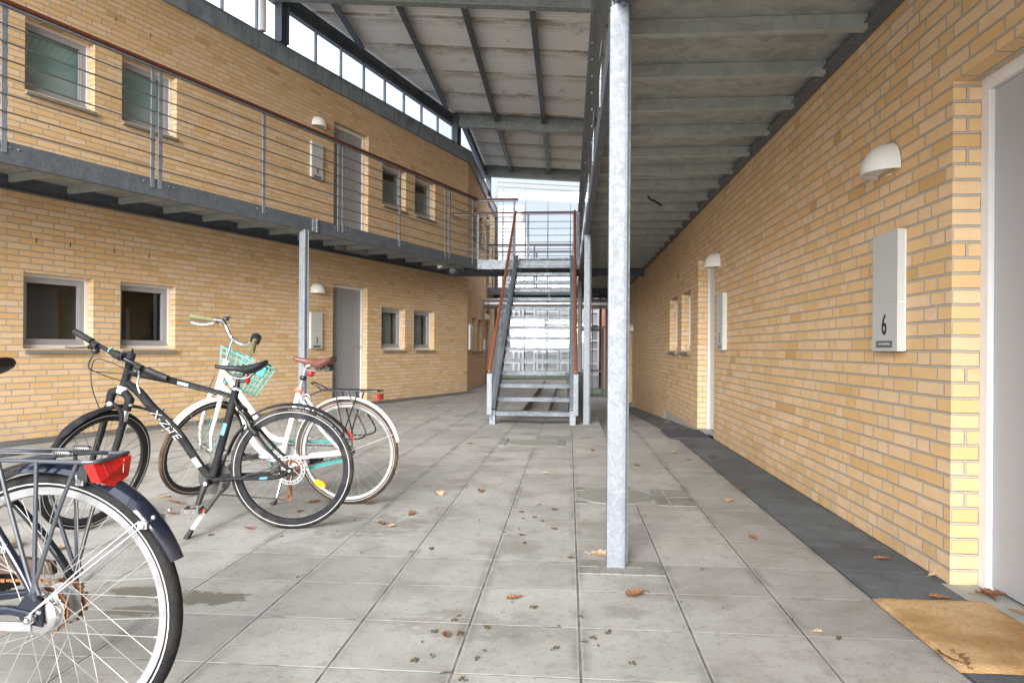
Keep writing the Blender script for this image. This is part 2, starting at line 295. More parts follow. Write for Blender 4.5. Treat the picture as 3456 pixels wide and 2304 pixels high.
# ---------------------------------------------------------------- mesh helpers
C = sc.collection
class MB:
    def __init__(s): s.v = []; s.f = []; s.uv = {}
    def add(s, vs, fs, uvs=None):
        o = len(s.v); s.v += [Vector(p) for p in vs]
        for i, f in enumerate(fs):
            if uvs: s.uv[len(s.f)] = uvs[i]
            s.f.append([o+k for k in f])
        return s
    def box(s, a, b):
        x0, y0, z0 = a; x1, y1, z1 = b
        x0, x1 = sorted((x0, x1)); y0, y1 = sorted((y0, y1)); z0, z1 = sorted((z0, z1))
        return s.add([(x0,y0,z0),(x1,y0,z0),(x1,y1,z0),(x0,y1,z0),(x0,y0,z1),(x1,y0,z1),(x1,y1,z1),(x0,y1,z1)],
                     [(0,3,2,1),(4,5,6,7),(0,1,5,4),(1,2,6,5),(2,3,7,6),(3,0,4,7)])
    def fbox(s, O, X, Y, Z, a, b):
        """box in a frame O + x X + y Y + z Z"""
        m = MB().box(a, b); return s.add([O+X*p.x+Y*p.y+Z*p.z for p in m.v], m.f)
    def bar(s, p0, p1, w, h, up=(0, 0, 1)):
        p0 = Vector(p0); p1 = Vector(p1); d = (p1-p0).normalized(); upv = Vector(up)
        if abs(d.dot(upv)) > .999: upv = Vector((1, 0, 0))
        sx = d.cross(upv).normalized(); u2 = sx.cross(d)
        vs = [p+sx*(w/2*i)+u2*(h/2*j) for p in (p0, p1) for i, j in ((-1,-1),(1,-1),(1,1),(-1,1))]
        return s.add(vs, [(0,1,2,3),(7,6,5,4),(0,4,5,1),(1,5,6,2),(2,6,7,3),(3,7,4,0)])
    def tube(s, pts, r, n=8, closed=False, cap=True, flat=1.0, flatdir=(0, 1, 0)):
        pts = [Vector(p) for p in pts]; N = len(pts); rr = r if isinstance(r, (list, tuple)) else [r]*N
        T = []
        for i in range(N):
            a = pts[(i-1) % N] if (i > 0 or closed) else pts[0]; b = pts[(i+1) % N] if (i < N-1 or closed) else pts[-1]
            T.append((b-a).normalized() if (b-a).length > 1e-9 else Vector((0,0,1)))
        ref = Vector((0, 0, 1)) if abs(T[0].z) < .9 else Vector((0, 1, 0))
        nv = (ref-T[0]*ref.dot(T[0])).normalized(); vs = []
        for i in range(N):
            nv = (nv-T[i]*nv.dot(T[i]));
            nv = nv.normalized() if nv.length > 1e-6 else T[i].orthogonal().normalized()
            bv = T[i].cross(nv)
            for k in range(n):
                a = 2*math.pi*k/n; q = nv*math.cos(a)*rr[i]+bv*math.sin(a)*rr[i]
                if flat != 1.0: fd = Vector(flatdir); q = q+fd*(q.dot(fd)*(flat-1))
                vs.append(pts[i]+q)
        fs = []
        for i in range(N if closed else N-1):
            j = (i+1) % N
            for k in range(n): fs.append((i*n+k, i*n+(k+1) % n, j*n+(k+1) % n, j*n+k))
        if cap and not closed: fs.append(tuple(range(n))[::-1]); fs.append(tuple((N-1)*n+k for k in range(n)))
        return s.add(vs, fs)
    def prism(s, poly, O, X, Y, Z, d0, d1):
        """polygon (x,y) in plane X,Y at O extruded along Z from d0 to d1"""
        n = len(poly); vs = [O+X*a+Y*b+Z*d for d in (d0, d1) for a, b in poly]
        return s.add(vs, [tuple(range(n))[::-1], tuple(n+k for k in range(n))]+[(k, (k+1) % n, n+(k+1) % n, n+k) for k in range(n)])
    def ring(s, c, X, Y, Z, prof, n=48, a0=0, a1=2*math.pi):
        """revolve profile [(r, h)] about Z through c; closed profile loop"""
        full = abs(a1-a0-2*math.pi) < 1e-6; m = len(prof); cnt = n if full else n+1; vs = []
        for i in range(cnt):
            a = a0+(a1-a0)*i/n; d = X*math.cos(a)+Y*math.sin(a)
            for r, h in prof: vs.append(c+d*r+Z*h)
        fs = []
        for i in range(n):
            j = (i+1) % cnt if full else i+1
            for k in range(m): fs.append((i*m+k, i*m+(k+1) % m, j*m+(k+1) % m, j*m+k))
        if not full: fs.append(tuple(range(m))); fs.append(tuple(n*m+k for k in range(m))[::-1])
        return s.add(vs, fs)
    def cyl(s, p0, p1, r, n=16, r1=None): return s.tube([p0, p1], [r, r if r1 is None else r1], n)
    def ball(s, c, rx, ry, rz, n=12, m=8, zlo=-1.0):
        c = Vector(c); vs = []; fs = []
        t0 = math.asin(zlo)
        for i in range(m+1):
            t = t0+(math.pi/2-t0)*i/m
            for k in range(n):
                a = 2*math.pi*k/n; vs.append(c+Vector((rx*math.cos(t)*math.cos(a), ry*math.cos(t)*math.sin(a), rz*math.sin(t))))
        for i in range(m):
            for k in range(n): fs.append((i*n+k, i*n+(k+1) % n, (i+1)*n+(k+1) % n, (i+1)*n+k))
        fs.append(tuple(range(n))[::-1]); return s.add(vs, fs)
    def build(s, name, mat, parent=None, label=None, smooth=True, world=None, kind=None):
        me = bpy.data.meshes.new(name); inv = None
        if world is not None: inv = world.matrix_world_inv if hasattr(world, 'matrix_world_inv') else WI[world.name]
        vs = [inv @ p for p in s.v] if inv is not None else s.v
        me.from_pydata([tuple(p) for p in vs], [], s.f)
        if s.uv:
            ul = me.uv_layers.new(name='UVMap')
            for p in me.polygons:
                if p.index in s.uv:
                    for li, uvc in zip(p.loop_indices, s.uv[p.index]): ul.data[li].uv = uvc
        me.validate(); bm = bmesh.new(); bm.from_mesh(me)
        if not s.uv: bmesh.ops.remove_doubles(bm, verts=bm.verts, dist=1e-6)
        bmesh.ops.recalc_face_normals(bm, faces=bm.faces) if not s.uv else None
        bm.to_mesh(me); bm.free()
        if smooth:
            for p in me.polygons: p.use_smooth = True
            me.set_sharp_from_angle(angle=R(38))
        me.materials.append(M[mat] if isinstance(mat, str) else mat)
        o = bpy.data.objects.new(name, me); C.objects.link(o)
        if parent is not None: o.parent = parent
        if label: o['label'] = label
        if kind: o['kind'] = kind
        return o
WI = {}
def thing(name, label, cat, mat=None, group=None, loc=(0, 0, 0)):
    o = bpy.data.objects.new(name, None); C.objects.link(o); o.empty_display_size = .2
    o.matrix_world = mat if mat is not None else Matrix.Translation(loc)
    WI[o.name] = (mat if mat is not None else Matrix.Translation(loc)).inverted()
    o['label'] = label; o['category'] = cat
    if group: o['group'] = group
    return o
def tag(o, label, cat, group=None):
    o['label'] = label; o['category'] = cat
    if group: o['group'] = group
    return o
def catmull(pts, k=5):
    pts = [Vector(p) for p in pts]; out = []
    for i in range(len(pts)-1):
        p0 = pts[max(i-1, 0)]; p1 = pts[i]; p2 = pts[i+1]; p3 = pts[min(i+2, len(pts)-1)]
        for j in range(k):
            t = j/k; out.append(.5*((2*p1)+(p2-p0)*t+(2*p0-5*p1+4*p2-p3)*t*t+(3*p1-p0-3*p2+p3)*t**3))
    out.append(pts[-1]); return out
def text_mb(txt, size, O, X, Y, Z, depth=.0008, sx=1.0, shear=0.0, outline=0.0):
    cu = bpy.data.curves.new('t', 'FONT'); cu.body = txt; cu.size = size; cu.align_x = 'CENTER'; cu.align_y = 'CENTER'; cu.extrude = depth; cu.shear = shear; cu.offset = outline
    ob = bpy.data.objects.new('t', cu); C.objects.link(ob); dg = bpy.context.evaluated_depsgraph_get(); me = bpy.data.meshes.new_from_object(ob.evaluated_get(dg))
    mb = MB(); mb.add([O+X*(v.co.x*sx)+Y*v.co.y+Z*v.co.z for v in me.vertices], [tuple(p.vertices) for p in me.polygons])
    bpy.data.objects.remove(ob); bpy.data.meshes.remove(me); bpy.data.curves.remove(cu); return mb
V = Vector
X_, Y_, Z_ = V((1, 0, 0)), V((0, 1, 0)), V((0, 0, 1))
# ================================================================ THE SETTING
def zf(x, y): return -0.06*math.exp(-((y-10.2)/2.3)**2)*math.exp(-((x+.4)/(1.3 if x < -.4 else .9))**2)
def zr_(y): return -0.047*max(0, min(y, 19.0)-8.5)
W0 = V((-5.713, 7.134, 0)); D = V((math.sin(R(20.144)), math.cos(R(20.144)), 0)); N = V((D.y, -D.x, 0))
def LW(s, d, z): return W0+D*s+N*d+Z_*z
def wallx(y):
    if y < 16.317: return W0.x+(y-W0.y)*D.x/D.y
    return -2.346

mb = MB(); xs = [-12, -9, -7.5, -6, -5, -4, -3.5, -3, -2.6, -2.2, -1.8, -1.4, -1.1, -.75, -.4, 0, .44, .8, 1.2, 1.66, 3]
ys = [-14, -8, -4, 0, 2, 4, 6, 7, 7.5, 8, 8.5, 9, 9.5, 10, 10.5, 11, 11.5, 12.5, 14, 16, 18, 20, 22.4]
for i in range(len(xs)-1):
    for j in range(len(ys)-1):
        x0, x1, y0, y1 = xs[i], xs[i+1], ys[j], ys[j+1]
        if x0 >= .44 and y0 >= 8.5: continue
        if x0 >= -.75 and y0 >= 11.5: continue
        mb.add([(x0, y0, zf(x0, y0)), (x1, y0, zf(x1, y0)), (x1, y1, zf(x1, y1)), (x0, y1, zf(x0, y1))], [(0, 1, 2, 3)])
for y0, y1 in ((8.5, 9.5), (9.5, 10.5), (10.5, 11.5)):
    mb.add([(.44, y0, zf(.44, y0)), (.44, y1, zf(.44, y1)), (.44, y1, -.8), (.44, y0, -.8)], [(0, 1, 2, 3)])
mb.add([(-.75, 11.5, 0), (-.75, 22.4, 0), (-.75, 22.4, -.8), (-.75, 11.5, -.8)], [(0, 1, 2, 3)])
mb.add([(-.75, 11.5, zf(-.4, 11.5)-.0), (.44, 11.5, zf(.44, 11.5)), (.44, 11.5, -.8), (-.75, 11.5, -.8)], [(0, 1, 2, 3)])
mb.build('pavement', 'slab', kind='structure', smooth=False)
mb = MB()
rx = [.44, .6, .8, 1.0, 1.2, 1.66, 3]; ry = [8.5, 9, 9.5, 10, 10.5, 11, 11.5]
for x0, x1 in zip(rx, rx[1:]):
    for y0, y1 in zip(ry, ry[1:]): mb.add([(x0, y0, zr_(y0)+zf(x0, y0)*max(0, 1-(y0-8.5)/3)), (x1, y0, zr_(y0)+zf(x1, y0)*max(0, 1-(y0-8.5)/3)), (x1, y1, zr_(y1)+zf(x1, y1)*max(0, 1-(y1-8.5)/3)), (x0, y1, zr_(y1)+zf(x0, y1)*max(0, 1-(y1-8.5)/3))], [(0, 1, 2, 3)])
mb.add([(.004, 11.5, zr_(11.5)), (3, 11.5, zr_(11.5)), (3, 19, zr_(19)), (.004, 19, zr_(19))], [(0, 1, 2, 3)])
mb.add([(.004, 19, zr_(19)), (3, 19, zr_(19)), (3, 22.4, zr_(19)), (.004, 22.4, zr_(19))], [(0, 1, 2, 3)])
mb.build('ramp', 'slab', kind='structure', smooth=False)
mb = MB(); mb.box((-.748, 11.504, -.75), (-.372, 22.3, -.145)); mb.box((-.370, 11.504, -.75), (0, 21.7, -.29))
mb.build('pavement_steps', 'slab', kind='structure', smooth=False)
# dark slab strips along both facades
mb = MB(); yy = [-8, 0, 8.5, 12, 15, 18.5]
for y0, y1 in zip(yy, yy[1:]): mb.add([(1.222, y0, zr_(y0)+.004), (1.66, y0, zr_(y0)+.004), (1.66, y1, zr_(y1)+.004), (1.222, y1, zr_(y1)+.004)], [(0, 1, 2, 3)])
q = [LW(-6, .42, .004), LW(9.6, .42, .004), LW(9.78, -.02, .004), LW(-6, -.02, .004)]; mb.add(q, [(0, 1, 2, 3)])
mb.build('dark_paving_strip', 'slab_dark', kind='structure', smooth=False)
MB().add([(-400, -400, -.82), (400, -400, -.82), (400, 900, -.82), (-400, 900, -.82)], [(0, 1, 2, 3)]).build('ground', 'asphalt', kind='structure', smooth=False)
mb = MB(); mb.box((-30, 22.6, -.81), (.2, 26.9, -.03)); mb.box((.2, 22.6, -.81), (30, 26.9, -.46)); mb.build('lawn', 'grass', kind='structure', smooth=False)

# ---------------------------------------------------------------- walls
def wallmesh(mb, O, U, Nn, s0, s1, z0, z1, ops, t=.11):
    flip = U.cross(Z_).dot(Nn) < 0
    P = lambda s, d, z: O+U*s+Nn*d+Z_*z
    def quad(a, uv):
        if flip: a = a[::-1]; uv = uv[::-1]
        mb.add(a, [(0, 1, 2, 3)], [uv])
    S = sorted({s0, s1, *[o[0] for o in ops], *[o[1] for o in ops]}); Zs = sorted({z0, z1, *[o[2] for o in ops], *[o[3] for o in ops]})
    for a, b in zip(S, S[1:]):
        for c, d in zip(Zs, Zs[1:]):
            if any(o[0]-1e-6 <= a and b <= o[1]+1e-6 and o[2]-1e-6 <= c and d <= o[3]+1e-6 for o in ops): continue
            quad([P(a, 0, c), P(b, 0, c), P(b, 0, d), P(a, 0, d)], [(a, c), (b, c), (b, d), (a, d)])
    for o in ops:
        a, b, c, d = o[:4]; tt = o[4] if len(o) > 4 else t
        quad([P(a, -tt, c), P(a, 0, c), P(a, 0, d), P(a, -tt, d)][::-1] if False else [P(a, 0, c), P(a, -tt, c), P(a, -tt, d), P(a, 0, d)], [(a, c), (a+tt, c), (a+tt, d), (a, d)])
        quad([P(b, -tt, c), P(b, 0, c), P(b, 0, d), P(b, -tt, d)], [(b-tt+.06, c), (b+.06, c), (b+.06, d), (b-tt+.06, d)])
        quad([P(a, -tt, d), P(b, -tt, d), P(b, 0, d), P(a, 0, d)], [(a, d+.01+tt*.4), (b, d+.01+tt*.4), (b, d+.01), (a, d+.01)])
        quad([P(a, 0, c), P(b, 0, c), P(b, -tt, c), P(a, -tt, c)], [(a, c), (b, c), (b, c-tt), (a, c-tt)])

def window(root, O, U, Nn, s0, s1, z0, z1, t=.11, style='dark'):
    B = lambda mb, a, b: mb.fbox(O, U, Nn, Z_, a, b)
    fr = MB(); w = .032                                   # outer white frame
    B(fr, (s0+.001, -t-.05, z0+.001), (s0+w, -t+.012, z1-.001)); B(fr, (s1-w, -t-.05, z0+.001), (s1-.001, -t+.012, z1-.001))
    B(fr, (s0+w, -t-.05, z1-w), (s1-w, -t+.012, z1-.001)); B(fr, (s0+w, -t-.05, z0+.001), (s1-w, -t+.012, z0+.04))
    f = fr.build('window', 'white', root, smooth=False, world=root)
    ca = MB(); a0, a1, b0, b1 = s0+w, s1-w, z0+.042, z1-w; cw = .062
    B(ca, (a0, -t-.045, b0), (a0+cw, -t, b1)); B(ca, (a1-cw, -t-.045, b0), (a1, -t, b1)); B(ca, (a0+cw, -t-.045, b1-cw), (a1-cw, -t, b1)); B(ca, (a0+cw, -t-.045, b0), (a1-cw, -t, b0+cw))
    B(ca, (a0+cw, -t-.04, b0+cw), (a0+cw+.012, -t-.012, b1-cw)); B(ca, (a1-cw-.012, -t-.04, b0+cw), (a1-cw, -t-.012, b1-cw)); B(ca, (a0, -t, b0+.002), (a1, -t+.014, b0+.022))
    ca.build('frame', 'frame_grey', f, smooth=False, world=root)
    pn = MB(); B(pn, (a0+cw, -t-.034, b0+cw), (a1-cw, -t-.028, b1-cw)); pn.build('pane', 'glass_win', f, smooth=False, world=root)
    sl = MB(); P = lambda s, d, z: O+U*s+Nn*d+Z_*z
    e = .012
    sl.add([P(s0-e*0, -t, z0-.004), P(s1+e, -t, z0-.004), P(s1+e, .045, z0-.022), P(s0-e*0, .045, z0-.022), P(s0-e*0, -t, z0-.05), P(s1+e, -t, z0-.05), P(s1+e, .045, z0-.052), P(s0-e*0, .045, z0-.052)],
           [(0, 1, 2, 3), (7, 6, 5, 4), (0, 4, 5, 1), (1, 5, 6, 2), (2, 6, 7, 3), (3, 7, 4, 0)]); sl.build('sill', 'conc_sill', f, smooth=False, world=root)
    rm = MB(); d0, d1 = -t-.06, -t-1.3
    rm.add([P(s0-.3, d0, z0-.3), P(s1+.3, d0, z0-.3), P(s1+.3, d1, z0-.3), P(s0-.3, d1, z0-.3), P(s0-.3, d0, z1+.3), P(s1+.3, d0, z1+.3), P(s1+.3, d1, z1+.3), P(s0-.3, d1, z1+.3)],
           [(0, 1, 2, 3), (7, 6, 5, 4), (1, 5, 6, 2), (2, 6, 7, 3), (3, 7, 4, 0)]); rm.build('room_behind', 'room', f, smooth=False, world=root)
    it = MB()
    if style == 'blind':
        B(it, (a0+cw-.01, -t-.085, b0+cw+.20), (a1-cw+.01, -t-.08, b1)); it.build('blind', 'blind', f, smooth=False, world=root)
        it = MB(); B(it, (a0+cw-.01, -t-.07, b0+cw-.02), (a1-cw+.01, -t-.066, b0+cw+.20)); it.build('frosted_film', 'glass_frost', f, smooth=False, world=root)
    elif style == 'halfblind':
        B(it, (a0+cw-.01, -t-.085, b0+.02), (a1-cw+.01, -t-.08, b0+.5)); it.build('blind', 'curtain', f, smooth=False, world=root)
    elif style == 'curtain':
        n = 9; pts = [(a0+cw-.02+(a1-a0)*.55*0+ (a1-a0)*.42*k/n+(a1-a0)*.38, .012*(k % 2)) for k in range(n+1)]
        for (p, q_), (p2, q2) in zip(pts, pts[1:]): it.add([P(p, -t-.12-q_, b0), P(p2, -t-.12-q2, b0), P(p2, -t-.12-q2, b1), P(p, -t-.12-q_, b1)], [(0, 1, 2, 3)])
        it.build('curtain', 'curtain', f, world=root)
    else:
        B(it, (s0+(s1-s0)*.42, -t-.9, z0-.3), (s0+(s1-s0)*.46, -t-.86, z1+.3)); it.build('inner_door_frame', 'curtain', f, smooth=False, world=root)
    return f

def door(root, O, U, Nn, s0, s1, z0, z1, t=.11, hinge='l', mat='door_grey', grooves=True, hs=1):
    B = lambda mb, a, b: mb.fbox(O, U, Nn, Z_, a, b)
    fr = MB(); w = .055
    B(fr, (s0+.001, -t-.06, z0), (s0+w, -t+.02, z1-.001)); B(fr, (s1-w, -t-.06, z0), (s1-.001, -t+.02, z1-.001)); B(fr, (s0+w, -t-.06, z1-w), (s1-w, -t+.02, z1-.001))
    B(fr, (s0-.03, -t-.2, z0-.1), (s1+.03, -t-.061, z1+.05)) if False else None
    f = fr.build('door_frame', 'white', root, smooth=False, world=root)
    lf = MB(); a, b = s0+w+.004, s1-w-.004; n = 5 if grooves else 1; g = .006
    for k in range(n):
        x0 = a+(b-a)*k/n; x1 = a+(b-a)*(k+1)/n; B(lf, (x0+g/2, -t-.045, z0+.02), (x1-g/2, -t-.004, z1-w-.004))
    B(lf, (a, -t-.05, z0+.02), (b, -t-.012, z1-w-.004)); l = lf.build('door', mat, root, smooth=False, world=root)
    h = MB(); hx = (b-.07) if hs > 0 else (a+.07); P = lambda s, d, z: O+U*s+Nn*d+Z_*z
    h.cyl(P(hx, -t, z0+1.02), P(hx, -t+.012, z0+1.02), .026, 14); h.tube([P(hx, -t, z0+1.02), P(hx, -t+.05, z0+1.02), P(hx-hs*.03, -t+.055, z0+1.02), P(hx-hs*.13, -t+.055, z0+1.02)], .009, 8)
    h.build('handle', 'chrome', l, world=root)
    k = MB(); k.cyl(P(hx, -t-.01, z0+1.22), P(hx, -t+.012, z0+1.22), .026, 14); k.cyl(P(hx, -t-.01, z0+1.22), P(hx, -t+.03, z0+1.22), .012, 10); k.build('lock', 'chrome', l, world=root)
    bk = MB(); B(bk, (s0-.02, -t-.075, z0-.02), (s1+.02, -t-.065, z1+.02)); bk.build('door_backing', 'room', f, smooth=False, world=root)
    sl = MB(); B(sl, (s0+.001, -t-.05, z0-.10), (s1-.001, .02, z0+.004)); sl.build('threshold', 'conc', root, smooth=False, world=root)

# ---- left building
LB = thing('apartment_building', 'long yellow brick apartment building on the left, with doors 3 and 9, behind the bicycles', 'building', loc=tuple(LW(4, -3, 0)))
Wn = [(-.075, .70), (1.04, 1.815), (6.385, 7.18), (7.51, 8.30)]
mb = MB()
ops = [(a, b, .965, 1.77) for a, b in Wn]+[(a, b, 3.70, 4.478) for a, b in Wn]+[(4.97, 5.945, 0, 2.087), (4.97, 5.945, 2.76, 4.84)]
wallmesh(mb, W0, D, N, -9, 9.78, -.15, 5.40, ops)
O2 = V((-2.346, 0, 0)); ops2 = [(17.13, 17.91, .93, 1.75), (18.25, 19.02, .93, 1.75), (17.13, 17.91, 3.70, 4.47), (18.25, 19.02, 3.70, 4.47), (19.96, 20.74, 0, 2.08, .45), (19.96, 20.74, 2.76, 4.8, .45)]
wallmesh(mb, O2, Y_, X_, 16.317, 22.35, -.15, 5.40, ops2)
mb.build('brick_wall', 'brick_s', LB, smooth=False, world=LB)
for i, (a, b) in enumerate(Wn):
    window(LB, W0, D, N, a, b, .965, 1.77, style='dark' if i < 2 else 'curtain')
    window(LB, W0, D, N, a, b, 3.70, 4.478, style='blind' if i < 2 else 'halfblind')
for z0, z1 in ((.93, 1.75), (3.70, 4.47)):
    for a, b in ((17.13, 17.91), (18.25, 19.02)): window(LB, O2, Y_, X_, a, b, z0, z1, style='dark')
door(LB, W0, D, N, 4.97, 5.945, 0, 2.087); door(LB, W0, D, N, 4.97, 5.945, 2.76, 4.84)
door(LB, O2, Y_, X_, 19.96, 20.74, 0, 2.08, t=.40); door(LB, O2, Y_, X_, 19.96, 20.74, 2.76, 4.8, t=.40)
# weep slots: open joints over the openings
mb = MB()
for s in (.05, .42, .95, 1.42, 4.6, 6.2, 6.75, 7.3, 7.9, 8.5):
    for z in (2.12, 4.87): mb.fbox(W0, D, N, Z_, (s, -.01, z-.025), (s+.010, .0025, z+.025))
mb.build('weep_slots', 'ink', LB, smooth=False, world=LB)
# zinc cornice and ledge (slopes slightly towards the far end)
def cornice(P, s0, s1, n, zb0, zb1):
    face = MB(); led = MB()
    for k in range(n):
        a = s0+(s1-s0)*k/n+.002; b = s0+(s1-s0)*(k+1)/n-.002; za = zb0+(zb1-zb0)*k/n; zb = zb0+(zb1-zb0)*(k+1)/n; o = .003*(k % 2)
        face.add([P(a, .055+o, za), P(b, .055+o, zb), P(b, .05+o, zb+.27), P(a, .05+o, za+.27), P(a, -.05, za), P(b, -.05, zb), P(b, -.05, zb+.27), P(a, -.05, za+.27)],
                 [(0, 1, 2, 3), (7, 6, 5, 4), (0, 4, 5, 1), (1, 5, 6, 2), (2, 6, 7, 3), (3, 7, 4, 0)])
    led.add([P(s0, .075, zb0+.272), P(s1, .075, zb1+.272), P(s1, .03, zb1+.30), P(s0, .03, zb0+.30), P(s1, -.14, zb1+.40), P(s0, -.14, zb0+.40), P(s1, -4, zb1+.46), P(s0, -4, zb0+.46), P(s1, .075, zb1+.262), P(s0, .075, zb0+.262)],
            [(0, 1, 2, 3), (3, 2, 4, 5), (5, 4, 6, 7), (0, 9, 8, 1)])
    return face, led
f1, l1 = cornice(LW, -9, 9.80, 8, 5.50, 5.272)
P2 = lambda s, d, z: V((-2.346+d, s, z))
f2, l2 = cornice(P2, 16.33, 22.3, 3, 5.272, 5.10)
f1.add(f2.v, f2.f); l1.add(l2.v, l2.f)
f1.build('zinc_cornice', 'zinc', LB, smooth=False, world=LB); l1.build('zinc_ledge', 'galv_mid', LB, smooth=False, world=LB)

# ---- right building
RB = thing('apartment_building', 'yellow brick apartment building on the right, with doors 5 and 6, under the raised walkway', 'building', loc=(4, 8, 0))
OR = V((1.63, 0, 0)); mb = MB()
opr = [(2.2, 3.18, 0, 2.155, .135), (8.155, 9.185, 0, 2.14, .135), (9.70, 10.50, .985, 1.805, .12), (10.90, 11.70, .985, 1.805, .12), (18.52, 19.5, -.44, 1.72, .3)]
wallmesh(mb, OR, Y_, -X_, -8, 9.22, -.02, 5.9, [o for o in opr if o[0] < 9.2])
wallmesh(mb, OR, Y_, -X_, 9.22, 12.2, -.02, 5.9, [o for o in opr if 9.2 < o[0] < 12])
wallmesh(mb, OR, Y_, -X_, 12.2, 22.3, -.6, 5.9, [o for o in opr if o[0] > 12])
mb.build('brick_wall', 'brick_m', RB, smooth=False, world=RB)
mb = MB(); mb.box((1.64, -8, -.5), (1.9, 12.2, -.0205)); mb.build('concrete_plinth', 'conc', RB, smooth=False, world=RB)
for o in opr[2:4]: window(RB, OR, Y_, -X_, *o[:4], t=.12)
door(RB, OR, Y_, -X_, 2.2, 3.18, 0, 2.155, t=.135, mat='door_lilac', grooves=False, hs=-1)
door(RB, OR, Y_, -X_, 8.155, 9.185, 0, 2.14, t=.135, mat='white', grooves=False, hs=-1)
door(RB, OR, Y_, -X_, 18.52, 19.5, -.44, 1.72, t=.3, mat='white', grooves=False, hs=-1)
mb = MB(); mb.box((1.60, 1.9, -.3), (1.80, 3.19, .006)); mb.build('door_step', 'conc', RB, smooth=False, world=RB)

# ---- raised walkways
def channel(mb, O, U, Nn, s0, s1, d, z0, z1, fl=.06, sgn=-1, th=.009):
    """C channel: web at d, flanges turned towards sgn*Nn"""
    a, b = sorted((d, d+sgn*fl)); w0, w1 = sorted((d, d+sgn*th))
    mb.fbox(O, U, Nn, Z_, (s0, w0, z0+th), (s1, w1, z1-th)); mb.fbox(O, U, Nn, Z_, (s0, a, z0), (s1, b, z0+th)); mb.fbox(O, U, Nn, Z_, (s0, a, z1-th), (s1, b, z1))
ZB0, ZB1, ZR = 2.578, 2.765, 3.965
def railing(root, O, U, Nn, s0, s1, d, posts, gaps=(), zb=ZB1, zt=ZR, rail=True, s_rail=None, pat='galv', rods=7):
    for s in posts:
        p = MB(); p.fbox(O, U, Nn, Z_, (s-.0225, d-.004, zb-.10), (s+.0225, d+.008, zt-.045))
        for k in range(rods): z = zb+.10+k*(zt-zb-.30)/(rods-1); p.fbox(O, U, Nn, Z_, (s-.01, d+.008, z-.01), (s+.01, d+.016, z+.01))
        p.build('railing_post', pat, root, smooth=False, world=root)
    cuts = sorted({s0, s1, *[g for g in gaps]})
    for a, b in zip(cuts, cuts[1:]):
        r_ = MB()
        for k in range(rods):
            z = zb+.10+k*(zt-zb-.30)/(rods-1); r_.cyl(O+U*(a+.015)+Nn*(d+.014)+Z_*z, O+U*(b-.015)+Nn*(d+.014)+Z_*z, .0075, 6)
        r_.build('railing_rods', 'rod', root, world=root)
    if rail:
        a, b = s_rail or (s0, s1)
        h = MB(); h.cyl(O+U*a+Nn*(d+.01)+Z_*zt, O+U*b+Nn*(d+.01)+Z_*zt, .023, 12); h.build('handrail', 'wood_rail', root, world=root)
        h = MB(); h.fbox(O, U, Nn, Z_, (a+.01, d-.014, zt-.045), (b-.01, d+.034, zt-.033)); h.build('rail_flat', 'galv_mid', root, smooth=False, world=root)

LWK = thing('raised_walkway', 'galvanised steel walkway with rod railing along the left brick wall', 'walkway', loc=tuple(LW(0, .6, 2.7)))
mb = MB(); channel(mb, W0, D, N, -7, 7.86, 1.25, ZB0, ZB1); mb.build('edge_beam', 'galv_beam', LWK, smooth=False, world=LWK)
mb = MB(); channel(mb, W0, D, N, -7, 8.9, .01, 2.60, 2.745, sgn=1); mb.build('ledger_beam', 'galv_beam', LWK, smooth=False, world=LWK)
s = -.275
while s > -6: s -= .612
while s < 8.6:
    e = 1.24 if s < 7.3 else 1.24
    mb = MB(); mb.fbox(W0, D, N, Z_, (s, .07, 2.675), (s+.05, e, 2.681)); mb.fbox(W0, D, N, Z_, (s, .07, 2.681), (s+.006, e, 2.745)); mb.build('cross_joist', 'galv_joist', LWK, smooth=False, world=LWK); s += .612
mb = MB(); mb.add([LW(-7, .012, 2.748), LW(7.86, .012, 2.748), LW(7.86, 1.245, 2.748), LW(-7, 1.245, 2.748), LW(-7, .012, 2.752), LW(7.86, .012, 2.752), LW(7.86, 1.245, 2.752), LW(-7, 1.245, 2.752)], [(3, 2, 1, 0), (4, 5, 6, 7), (0, 1, 5, 4), (1, 2, 6, 5), (2, 3, 7, 6), (3, 0, 4, 7)])
mb.build('deck_plate', 'galv_deck', LWK, smooth=False, world=LWK)
railing(LWK, W0, D, N, -5.6, 7.83, 1.25, [-4.1, -2.6, -2.5, -.99, .473, .566, 2.062, 3.528, 3.629, 5.099, 6.595, 6.747, 7.659], gaps=[-2.55, .52, 3.578, 6.67])
mb = MB()
for s in (3.03,):
    mb.fbox(W0, D, N, Z_, (s, 1.251, ZB0+.002), (s+.012, 1.285, ZB1-.002)); mb.fbox(W0, D, N, Z_, (s-.06, 1.25, ZB0+.01), (s+.07, 1.262, ZB1-.01))
    for dz in (.045, .14): mb.cyl(W0+D*(s-.03)+N*1.262+Z_*(ZB0+dz), W0+D*(s-.03)+N*1.278+Z_*(ZB0+dz), .011, 8)
for s in (-.99, .42, .62, 2.0, 3.5, 3.66, 5.1, 6.6): 
    for e in (-.05, .05, .12): mb.cyl(W0+D*(s+e)+N*1.25+Z_*(ZB1-.05), W0+D*(s+e)+N*1.262+Z_*(ZB1-.05), .009, 6)
mb.build('splice_and_bolts', 'galv_mid', LWK, world=LWK)

